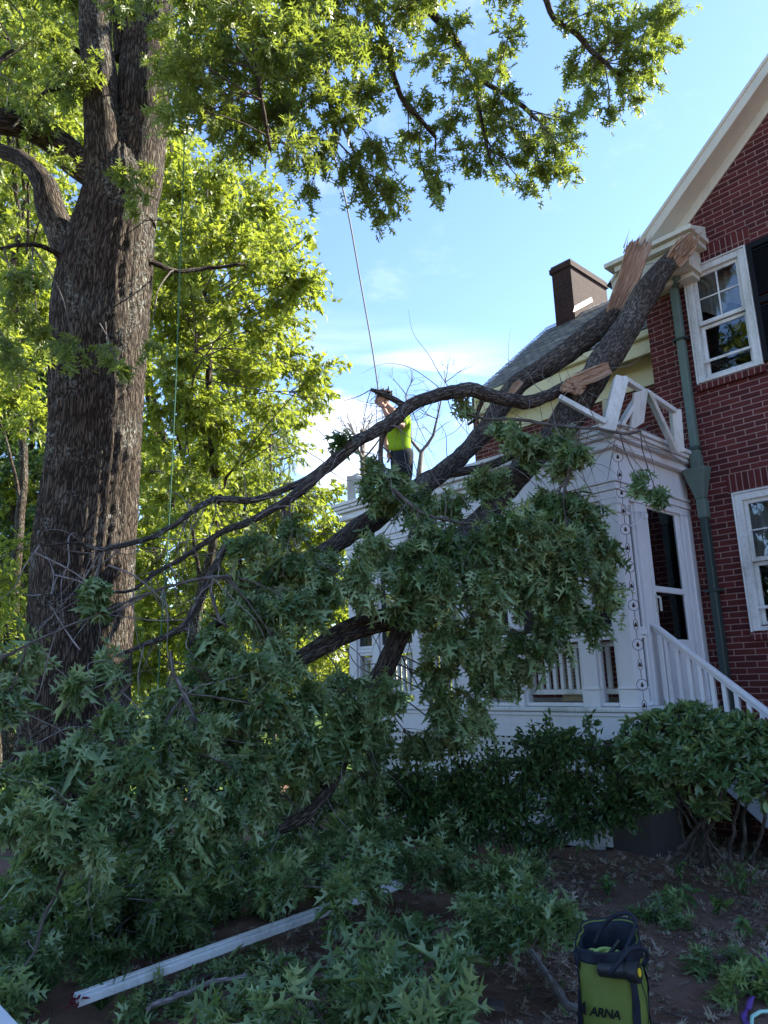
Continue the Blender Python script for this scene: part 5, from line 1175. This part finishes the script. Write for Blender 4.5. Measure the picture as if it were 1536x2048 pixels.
# ================================================================ BROKEN ROOF RAILINGS
def rail_part(par, p, q, w, h, name='rail', up=(0,0,1)):
    m = MB(); m.beam(p, q, w, h, up); return m.build(name, M['rail_white'], par, 0.006)
RZ = 3.985
br = thing('broken_railing', 'smashed white roof railing leaning over the right corner of the porch roof', 'railing', (-3.6, 6.8, RZ), 'broken white railings on the porch roof')
def S_(x, y, X=None, Y=None, d=None): return at(x, y, X=X, Y=Y, d=d)
XR = PX1-0.02
a = S_(1228, 870, d=6.95); a[2] = RZ
rail_part(br, at(1213,868,d=6.95), at(1242,757,d=7.05), 0.13, 0.13, 'post', (0.7,0.7,0))
rail_part(br, at(1246,757,d=7.05), at(1290,785,d=7.3), 0.06, 0.05, 'rail')
rail_part(br, at(1290,783,d=7.35), at(1348,822,d=7.65), 0.06, 0.05, 'rail')
rail_part(br, at(1350,820,d=7.7), at(1357,905,d=7.7), 0.10, 0.10, 'post', (0.7,0.7,0))
rail_part(br, at(1238,855,d=7.05), at(1282,782,d=7.3), 0.04, 0.10, 'brace', (-0.6,0.4,0.2))
rail_part(br, at(1294,782,d=7.35), at(1352,905,d=7.65), 0.035, 0.10, 'brace', (-0.6,0.4,0.2))
m = MB(); p0, p1, p2, p3 = at(1262,862,d=7.1), at(1270,785,d=7.15), at(1297,778,d=7.25), at(1288,845,d=7.2); nn = nrm(np.cross(p1-p0, p2-p0))*0.03
m.add([p0,p1,p2,p3,p0+nn,p1+nn,p2+nn,p3+nn], [(0,1,2,3),(4,5,6,7),(0,1,5,4),(1,2,6,5),(2,3,7,6),(3,0,4,7)]); m.build('post', M['rail_white'], br, 0.004)
rail_part(br, at(1118,794,d=7.0), at(1212,845,d=6.9), 0.06, 0.05, 'rail')
rail_part(br, at(1188,858,d=6.9), at(1213,845,d=6.95), 0.03, 0.05, 'rail')
m = MB(); m.beam(at(1209,800,d=7.2), at(1213,860,d=7.2), 0.03, 0.05, (0.7,0.7,0)); m.build('rail', M['eave'], br, 0.003)
bl_ = thing('broken_railing', 'tilted broken piece of white railing on the far left end of the porch roof', 'railing', (-7.4, 6.4, RZ), 'broken white railings on the porch roof')
rail_part(bl_, at(704,1012,d=9.9), at(702,952,d=9.9), 0.11, 0.11, 'post', (0.7,0.7,0))
rail_part(bl_, at(708,950,d=9.9), at(742,1010,d=9.7), 0.05, 0.14, 'brace', (0.7,0.7,0.1))
rail_part(bl_, at(712,952,d=9.9), at(752,968,d=9.6), 0.06, 0.05, 'rail')
rail_part(bl_, at(715,1002,d=9.8), at(810,985,d=9.0), 0.06, 0.05, 'rail')

# ================================================================ RAIN CHAIN
cx_, cy_ = PX1+0.10, PY0-0.075; ztop, zbot = 3.80, 1.02
ch = thing('rain_chain', 'copper rain chain of rings and little bells at the porch corner', 'rain chain', (cx_, cy_, ztop))
N_ = 15; stepz = (ztop-0.10-zbot)/N_; rg = bl0 = lk = None
for i in range(N_):
    z = ztop-0.18-i*stepz; flat = i % 2 == 0
    m = MB(); th = np.linspace(0, 2*math.pi, 25)
    e = nrm(np.array([0.68, 0.73, 0])) if flat else nrm(np.array([-0.5, 0.86, 0.0]))
    rr_ = 0.050
    if flat: circ = np.stack([cx_+rr_*np.cos(th)*e[0], cy_+rr_*np.cos(th)*e[1], z+rr_*np.sin(th)], -1)
    else: circ = np.stack([cx_+0.020*np.cos(th)*0.68, cy_+0.020*np.cos(th)*0.73, z+0.048*np.sin(th)], -1)
    m.tube(circ, 0.0028, 5, caps=False); m.build('ring', M['iron'], ch, smooth=True)
    if bl0 is None:
        m = MB(); prof = [(0.0, 0.022), (0.006, 0.020), (0.010, 0.008), (0.015, -0.006), (0.013, -0.016), (0.0, -0.020)]
        pts = np.array([(cx_, cy_, z+zz_) for _, zz_ in prof]); m.tube(pts, [max(0.001, r) for r, _ in prof], 8); bl0 = m.build('bell', M['bell'], ch, smooth=True); bz = z
        m = MB(); m.tube([(cx_, cy_, z+0.055), (cx_, cy_, z+stepz-0.052)], 0.0028, 5); lk = m.build('link', M['iron'], ch)
    else: copy_at(bl0, (0, 0, z-bz)); copy_at(lk, (0, 0, z-bz))

# ================================================================ ROPES
def rope(label, pts, r, mat, name='climbing_rope'):
    m = MB(); P = resample([(*p, r) for p in pts], 0.3); m.tube(P[:, :3], r, 6); tag(m.build(name, M[mat], None, smooth=True), label, 'rope')
rope('pale climbing line running down from the crown to the climber', [at(650,250,d=8.2), at(690,395,d=8.5), at(722,570,d=8.8), at(745,700,d=9.0), at(757,782,d=9.15), at(763,812,d=9.2)], 0.010, 'line')
rope('thin dark green line hanging beside the oak trunk', [at(372,-100,d=7.0), at(372,150,d=6.9), at(362,480,d=6.8), at(350,800,d=6.6), at(335,1100,d=6.4), at(322,1260,d=6.2), at(310,1500,d=6.0)], 0.006, 'green_line')

# ================================================================ BAG
bb = at(1238, 2130, Z=0.0); bagd = float((bb-EYE)@F_)
bag = thing('rope_bag', 'lime green canvas rope bag with navy straps standing on the dirt', 'bag', (bb[0], bb[1], 0))
hx = nrm(np.array([R_[0], R_[1], 0])); hy = nrm(np.array([F_[0], F_[1], 0]))   # right / away, level
ang0 = rad(-24); ex = hx*math.cos(ang0)+hy*math.sin(ang0); ey = -hx*math.sin(ang0)+hy*math.cos(ang0)
bc = bb.copy(); bc[2] = 0; HB = 0.49
def bagpt(u, v, z): return bc+ex*u+ey*v+np.array([0, 0, z])
nb = 48; m = MB(); vs = []; rows = [0.0, 0.03, 0.09, 0.16, 0.23, 0.30, 0.36, 0.42, 0.46, HB]
def bag_r(th, z):
    c, s_ = math.cos(th), math.sin(th); k = (abs(c)**3.6+abs(s_)**3.6)**(-1/3.6); f = z/HB
    r = (0.131+0.008*math.sin(f*5)+0.006*math.sin(th*5+f*9)+0.004*math.sin(th*9-f*14)+0.003*math.sin(th*14+f*22))*k*(0.97+0.04*f)
    return r*c, r*s_*0.92
for z in rows:
    for i in range(nb):
        th = 2*math.pi*i/nb; u, v = bag_r(th, z)
        zz_ = z + 0.035*math.sin(th+0.4)*max(0, (z-0.40)/0.09)
        vs.append(bagpt(u, v, zz_))
fs = [(j*nb+i, j*nb+(i+1) % nb, (j+1)*nb+(i+1) % nb, (j+1)*nb+i) for j in range(len(rows)-1) for i in range(nb)] + [tuple(range(nb-1, -1, -1))]
m.add(vs, fs); body = m.build('body', M['bag'], bag, smooth=True); sm = body.modifiers.new('thick', 'SOLIDIFY'); sm.thickness = 0.006; sm.offset = -1
def band(th0, th1, z0, z1, off, name, mat='webbing', nz=10, nt=6):
    m = MB(); vs = []
    for j in range(nz+1):
        z = z0+(z1-z0)*j/nz
        for i in range(nt+1):
            th = th0+(th1-th0)*i/nt; u, v = bag_r(th, z); l = math.hypot(u, v); zz_ = z + 0.035*math.sin(th+0.4)*max(0, (z-0.40)/0.09)
            vs.append(bagpt(u*(1+off/l), v*(1+off/l), zz_))
    m.add(vs, [(j*(nt+1)+i, j*(nt+1)+i+1, (j+1)*(nt+1)+i+1, (j+1)*(nt+1)+i) for j in range(nz) for i in range(nt)])
    o = m.build(name, M[mat], bag, smooth=True); md = o.modifiers.new('t', 'SOLIDIFY'); md.thickness = 0.003; md.offset = 0; return o
band(0, 2*math.pi, HB-0.075, HB+0.005, 0.004, 'rim', nt=48, nz=5)
band(0, 2*math.pi, 0.25, HB-0.002, -0.012, 'lining', nt=48, nz=8)
for thc in (-0.85, -2.50, 0.6, 1.8, -0.30): 
    wd = 0.10 if thc != -0.30 else 0.02
    band(thc-wd, thc+wd, 0.01, HB-0.03, 0.007, 'strap')
m = MB(); 
def handle(pts, r=0.011):
    m = MB(); P = resample([(*p, r) for p in pts], 0.02); m.tube(P[:, :3], r, 8); m.build('handle', M['webbing'], bag, smooth=True)
dz = bagd
handle([at(1188,1890,d=dz+0.12), at(1205,1855,d=dz+0.12), at(1228,1832,d=dz+0.10), at(1255,1826,d=dz+0.08), at(1270,1838,d=dz+0.06), at(1268,1860,d=dz+0.04), at(1255,1890,d=dz+0.02), at(1240,1925,d=dz-0.05)], 0.009)
handle([at(1218,1950,d=dz-0.12), at(1238,1925,d=dz-0.12), at(1255,1902,d=dz-0.10), at(1275,1895,d=dz-0.08), at(1292,1902,d=dz-0.06), at(1294,1918,d=dz-0.05), at(1285,1932,d=dz-0.05)], 0.009)
# lettering on the bag
fc_ = bpy.data.curves.new('lettering', 'FONT'); fc_.body = 'ARNA'; fc_.size = 0.046; fc_.extrude = 0.0012; fc_.shear = 0.25; fc_.space_character = 0.95; fc_.offset = 0.001
fo_ = bpy.data.objects.new('lettering', fc_); COL.objects.link(fo_); fc_.materials.append(M['black']); fo_.parent = bag
thn = -2.0; u, v = bag_r(thn, 0.30)
ux_ = ex; nx_ = -ey
mm = Matrix.Identity(4)
for i in range(3): mm[i][0] = ux_[i]; mm[i][1] = (0, 0, 1)[i]; mm[i][2] = nx_[i]
pt = bagpt(-0.078, -0.136, 0.225); pt = pt - bc; 
for i in range(3): mm[i][3] = (pt[i])
fo_.matrix_basis = mm
bpy.context.view_layer.update()
tm_ = bpy.data.meshes.new_from_object(fo_.evaluated_get(bpy.context.evaluated_depsgraph_get())); tm_.name = 'lettering'
bpy.data.objects.remove(fo_); fo_ = bpy.data.objects.new('lettering', tm_); COL.objects.link(fo_); fo_.parent = bag; fo_.matrix_basis = mm
if not tm_.materials: tm_.materials.append(M['black'])
m = MB(); q0 = bagpt(-0.145, -0.159, 0.30); m.add([bagpt(-0.122,-0.1345,0.243), bagpt(-0.092,-0.1345,0.276), bagpt(-0.092,-0.1345,0.222), bagpt(-0.108,-0.1345,0.230), bagpt(-0.122,-0.1375,0.243), bagpt(-0.092,-0.1375,0.276), bagpt(-0.092,-0.1375,0.222), bagpt(-0.108,-0.1375,0.230)], [(0,1,2,3),(4,5,6,7),(0,1,5,4),(1,2,6,5),(2,3,7,6),(3,0,4,7)]); m.build('emblem', M['black'], bag)
# things in the bag
m = MB(); a, b = at(1180,1935,d=dz+0.02), at(1278,1945,d=dz-0.10); m.tube([a+(b-a)*0.2, a+(b-a)*0.75, a+(b-a)*0.8, b], [0.030, 0.030, 0.038, 0.040], 20)
to = m.build('flashlight', M['rubber'], None, 0.003, True); tag(to, 'black tubular tool with a yellow core lying across the bag mouth', 'tool')
m = MB(); ax = nrm(b-a); m.tube([b+ax*0.001, b+ax*0.004], 0.016, 14); m.build('core', M['yellow'], to)
m = MB(); a2, b2 = at(1212,1918,d=dz+0.1), at(1240,1880,d=dz+0.1); m.tube([a2, b2], 0.010, 8); tag(m.build('tool_grip', M['rubber'], None, 0.002), 'black stick-like grip poking up from the bag', 'tool')
m = MB(); t_ = np.linspace(0, 14*math.pi, 260); m.tube(np.stack([bc[0]+(0.08+0.015*np.sin(t_*0.31))*np.cos(t_), bc[1]+(0.08+0.015*np.cos(t_*0.37))*np.sin(t_), HB-0.13+0.012*np.sin(t_*1.7)+t_*0.0012], -1), 0.009, 6); tag(m.build('coiled_rope', M['lime_rope'], None, smooth=True), 'bright lime rope coiled inside the bag', 'rope')
# purple webbing and mint rope by the right edge
def ribbon(pts, w, mat, label, name):
    m = MB(); P = resample([(*p, w) for p in pts], 0.03)[:, :3]; vs = []
    for i, p_ in enumerate(P): vs += [p_-hx*w/2+np.array([0,0,0.006*math.sin(i)]), p_+hx*w/2+np.array([0,0,0.01*math.sin(i*1.3)])]
    m.add(vs, [(2*i, 2*i+1, 2*i+3, 2*i+2) for i in range(len(P)-1)]); o = m.build(name, M[mat], None, smooth=True); o.modifiers.new('t', 'SOLIDIFY').thickness = 0.003; tag(o, label, 'strap')
ribbon([at(1550,1900,Z=0.05), at(1530,1918,Z=0.04), at(1520,1940,Z=0.03), at(1512,1958,Z=0.02)], 0.03, 'purple', 'upper piece of purple webbing at the right edge', 'purple_strap')
ribbon([at(1506,1992,Z=0.04), at(1498,2010,Z=0.03), at(1488,2030,Z=0.03), at(1500,2060,Z=0.03)], 0.03, 'purple', 'lower piece of purple webbing beside the mint rope', 'purple_strap')
rope('mint green rope looped at the bottom right corner', [at(1520,2075,Z=0.03), at(1503,2052,Z=0.03), at(1504,2034,Z=0.03), at(1520,2024,Z=0.03), at(1545,2022,Z=0.03), at(1600,2030,Z=0.03)], 0.009, 'mint_rope', 'mint_rope')
m = MB(); m.prism([(0,0)], 'z', 0, 1) if False else None
# pale lichened chip
c_ = at(985, 2015, Z=0.02); m = MB(); m.add([c_+np.array(v) for v in [(-.07,-.03,0),(.02,-.06,.01),(.08,0,0),(.03,.05,.012),(-.05,.04,0),(-.06,-.03,.02),(.02,-.05,.03),(.07,0,.02),(.03,.04,.03),(-.05,.03,.02)]], [(0,1,2,3,4),(9,8,7,6,5),(0,1,6,5),(1,2,7,6),(2,3,8,7),(3,4,9,8),(4,0,5,9)])
tag(m.build('bark_chip', M['concrete'], None, 0.004), 'pale flat chip of bark on the dirt', 'bark chip')

# ================================================================ CLIMBER
def skin_body(name, joints, edges, mat, parent, sub=2):
    me = bpy.data.meshes.new(name); me.from_pydata([tuple(j[:3]) for j in joints], edges, []); o = link(name, me, mat, parent)
    sk = o.modifiers.new('skin', 'SKIN'); sk.use_smooth_shade = True
    if not me.skin_vertices: me.attributes  # layer is made by the modifier
    bm_ = None
    import bmesh
    bm_ = bmesh.new(); bm_.from_mesh(me); lay = bm_.verts.layers.skin.verify(); bm_.verts.ensure_lookup_table()
    for i, j in enumerate(joints): bm_.verts[i][lay].radius = (j[3], j[4] if len(j) > 4 else j[3]); bm_.verts[i][lay].use_root = (i == 0)
    bm_.to_mesh(me); bm_.free()
    ss = o.modifiers.new('sub', 'SUBSURF'); ss.levels = sub; ss.render_levels = sub
    return o
pd = 9.15
foot = at(803, 985, d=pd); PF = np.array([foot[0], foot[1], 3.99])
man = thing('person', 'person in lime shirt and dark trousers on the porch roof, hand at the face', 'person', PF)
def B(px, py, dd=0.0): return at(px, py, d=pd+dd)
def J(px, py, r, dd=0.0, r2=None): return (*B(px, py, dd), r, r2 or r)
# body: pelvis root, torso, neck, head, arms, legs
jt = [J(800,908,.09,0,.08), J(799,872,.08), J(794,846,.08), J(788,826,.06), J(780,818,.055), J(774,812,.05),
      J(766,806,.088), J(763,797,.098), J(764,789,.075),
      J(803,836,.05,-.15), J(804,855,.050,-.24), J(785,842,.042,-.30), J(771,826,.032,-.27), J(768,817,.030,-.25),
      J(785,836,.05,.17), J(772,866,.045,.22), J(772,890,.036,.12), J(777,903,.030,.02),
      J(806,922,.08,-.08), J(808,950,.055,-.09), J(806,980,.045,-.10), J(806,989,.04,-.10),
      J(796,922,.08,.09), J(798,950,.055,.10), J(798,978,.045,.10), J(798,986,.04,.10)]
ed = [(0,1),(1,2),(2,3),(3,4),(4,5),(5,6),(6,7),(7,8),(2,9),(9,10),(10,11),(11,12),(12,13),(2,14),(14,15),(15,16),(16,17),(0,18),(18,19),(19,20),(20,21),(0,22),(22,23),(23,24),(24,25)]
skin_body('body', jt, ed, M['skin'], man)
sh = [J(799,906,.165,0,.15), J(800,893,.155,0,.14), J(797,870,.160,0,.15), J(794,848,.175,0,.16), J(790,832,.155), J(784,824,.09), J(803,838,.085,-.16), J(805,852,.080,-.23), J(786,838,.085,.17), J(775,860,.076,.22)]
skin_body('shirt', sh, [(0,1),(1,2),(2,3),(3,4),(4,5),(3,6),(6,7),(3,8),(8,9)], M['hivis'], man)
tr = [J(803,890,.150,0,.13), J(804,914,.160,0,.14), J(809,930,.120,-.08), J(811,955,.092,-.09), J(808,980,.075,-.10), J(797,930,.120,.09), J(799,955,.092,.10), J(799,978,.075,.10)]
skin_body('trousers', tr, [(0,1),(1,2),(2,3),(3,4),(1,5),(5,6),(6,7)], M['trousers'], man)
for (x, dd_) in ((808,-.10),(799,.10)):
    p_ = B(x, 985, dd_); p_[2] = 4.03; fw = nrm(-hx)*0.12
    skin_body('boot', [(*(p_+np.array([0,0,.08])), .055), (*p_, .05), (*(p_+fw), .042), (*(p_+fw*1.9), .034)], [(0,1),(1,2),(2,3)], M['boot'], man)
# hair: cap and curls
m = MB(); hc_ = B(766, 795)
hv = []
w = Wood()
for i in range(260):
    d_ = nrm(RNG.normal(0, 1, 3)); 
    if d_[2] < -0.15 or (d_@(-hx)) > 0.55 and d_[2] < 0.55: continue
    a_ = hc_+d_*0.082; w.limb([(*a_, 0.013), (*(a_+d_*0.02+RNG.normal(0,0.01,3)), 0.013), (*(a_+d_*0.028+RNG.normal(0,0.02,3)-np.array([0,0,0.012])), 0.007)], 5, 0.02)
w.build('hair', M['hair'], man)
# face: nose, brow, ear, mouth, eyes
face = nrm(-hx*0.95 - hy*0.25 - np.array([0,0,0.45]))   # the way the face looks (bowed)
fu = nrm(np.array([0,0,1.0]) - face*face[2]); fs_ = np.cross(face, fu); hcen = B(764, 797)
def fp(a, b_, c): return hcen+face*a+fu*b_+fs_*c
skin_body('nose', [(*fp(.085,.012,0), .012), (*fp(.108,-.018,0), .014), (*fp(.095,-.028,0), .010)], [(0,1),(1,2)], M['skin'], man, 1)
for s1 in (-1, 1):
    skin_body('ear', [(*fp(-.005,.018,s1*.088), .010,.018), (*fp(-.012,-.015,s1*.090), .010,.016)], [(0,1)], M['skin'], man, 1)
    m = MB(); m.tube([fp(.082,.012,s1*.034), fp(.094,.012,s1*.034)], [.012,.006], 8); m.build('eye', M['hair'], man, smooth=True)
m = MB(); m.tube([fp(.088,-.052,-.022), fp(.096,-.052,0), fp(.088,-.052,.022)], .006, 6); m.build('mouth', simple('lips', (0.3,0.11,0.09)), man, smooth=True)
# hands with fingers
def hand(wrist, direc, palm_n, parent, curl=0.5):
    d_ = nrm(direc); pn = nrm(np.array(palm_n)-d_*(np.array(palm_n)@d_)); sd2 = np.cross(d_, pn); j = []; e = []
    j += [(*wrist, .026), (*(wrist+d_*.045), .032), (*(wrist+d_*.08), .034)]; e += [(0,1),(1,2)]
    for k, (off, L) in enumerate(((-.030,.062),(-.010,.072),(.010,.068),(.029,.052))):
        b0 = len(j); p1 = wrist+d_*.095+sd2*off; p2 = p1+(d_*math.cos(curl*.5)+pn*math.sin(curl*.5))*L*.5; p3 = p2+(d_*math.cos(curl*1.3)+pn*math.sin(curl*1.3))*L*.5
        j += [(*p1, .0095), (*p2, .0088), (*p3, .0075)]; e += [(2,b0),(b0,b0+1),(b0+1,b0+2)]
    b0 = len(j); t1 = wrist+d_*.04-sd2*.04; t2 = t1+(d_*.6-sd2*.6+pn*.4)*.04; j += [(*t1, .012), (*t2, .0095)]; e += [(1,b0),(b0,b0+1)]
    skin_body('hand', j, e, M['skin'], parent, 1)
hand(np.array(jt[13][:3]), nrm(hcen-np.array(jt[13][:3])+fp(0.1,0.03,-.09)-hcen), hy, man, 0.4)
hand(np.array(jt[17][:3]), np.array([0.1,0,-1.0]), -hx, man, 0.7)
